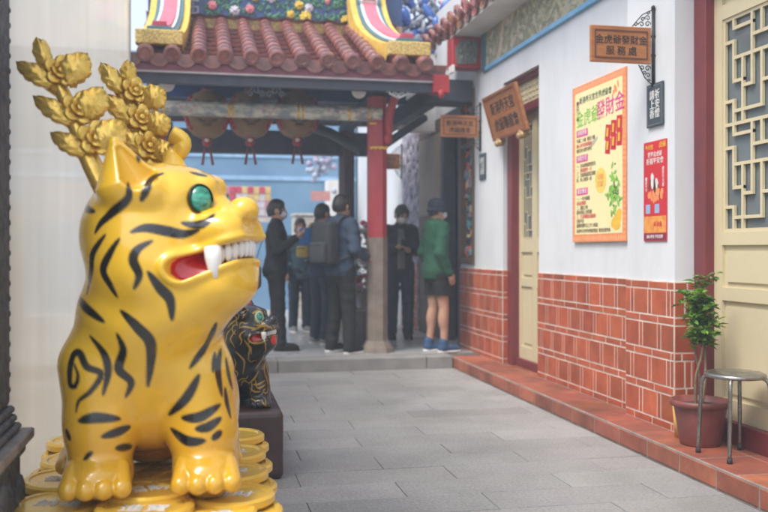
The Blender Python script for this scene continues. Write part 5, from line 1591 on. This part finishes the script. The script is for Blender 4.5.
gh = [o for o in bpy.data.objects if o.name.startswith('hoodie')][0].parent
bm = new(); lathe(bm, [(.094, 1.575), (.103, 1.60), (.105, 1.64), (.098, 1.685), (.07, 1.722), (.03, 1.738), (0, 1.741)], 24, loc=(0, .008, 0)); lathe(bm, [(.096, 1.575), (.112, 1.58), (.113, 1.615), (.10, 1.622)], 24, loc=(0, .008, 0))
obj('knit_cap', bm, C['beanie_navy'], gh, smooth=True)
p8, _ = person('person in a pale jacket and white cap deep in the haze', 320, 325, (.7, .6), dict(topmat=C['pale_jacket'], legmat=C['dark_denim'], shoemat=C['grey_shoe'], hair=.006), 1.70)
bm = new(); lathe(bm, [(.09, 1.62), (.10, 1.64), (.095, 1.69), (.06, 1.725), (0, 1.735)], 20, loc=(0, .01, 0)); tube(bm, [(0, .08, 1.63), (0, .17, 1.62)], [.075, .06], 10, flat=.12); obj('cap', bm, M['white'], p8, smooth=True)

# stand of pink flowers and a grey bin by the far wall
p = on_z(355, 346, PZ)
bn = thing('stone_bin', 'grey round bin standing behind the blue hooded man, beside the column', 'bin', (p.x, p.y, PZ))
bm = new(); lathe(bm, [(0, 0), (.15, 0), (.16, .40), (.175, .41), (.175, .45), (.14, .45), (.13, .40), (0, .40)], 24); obj('bin_body', bm, mat('bin_grey', (.22, .22, .23), rough=.7), bn, smooth=True)
p = on_z(366, 330, PZ)
fs_ = thing('flower_stand', 'tall stand of pink and red flowers glimpsed left of the red column', 'flower stand', (p.x, p.y, PZ))
bm = new(); lathe(bm, [(0, 0), (.2, 0), (.16, .04), (.10, .3), (.14, .55), (0, .55)], 20); obj('stand_vase', bm, M['colstone'], fs_, smooth=True)
for nm, c, sd in (('pink_petals', (.75, .30, .42), 1), ('red_petals', (.60, .05, .10), 2), ('white_petals', (.75, .70, .72), 3)):
    r_ = random.Random(sd); bm = new()
    for k in range(40):
        a, rr_, z = r_.random() * 6.28, .22 * math.sqrt(r_.random()), .55 + r_.random() * 1.0
        ball(bm, (rr_ * math.cos(a), rr_ * math.sin(a), z), (.05, .05, .04), 6)
    obj(nm, bm, mat(nm, c), fs_, smooth=True)
bm = new()
for k in range(200):
    a, rr_, z = r_.random() * 6.28, .2 * math.sqrt(r_.random()), .55 + r_.random() * .95
    add_leaf(bm, Vector((rr_ * math.cos(a), rr_ * math.sin(a), z)), Vector((math.cos(a), math.sin(a), .4)), Vector((0, 0, 1)), .10, .05)
obj('flower_leaves', bm, M['leaf'], fs_)

# ================================================================== incense haze
bm = new(); box(bm, -60, 60, -30, 60, -1.3, 9.0)
hz = bpy.data.objects.new('haze', None)
me = bpy.data.meshes.new('haze'); bm.to_mesh(me); bm.free()
hz = link_mesh('haze', me, None); hz['kind'] = 'stuff'
m = bpy.data.materials.new('incense_haze'); m.use_nodes = True
nt = m.node_tree; nt.nodes.remove(nt.nodes['Principled BSDF'])
v = nt.nodes.new('ShaderNodeVolumePrincipled')
v.inputs['Color'].default_value = (.74, .87, 1.0, 1); v.inputs['Density'].default_value = .0075; v.inputs['Anisotropy'].default_value = .25
nt.links.new(v.outputs[0], nt.nodes['Material Output'].inputs['Volume'])
me.materials.append(m)
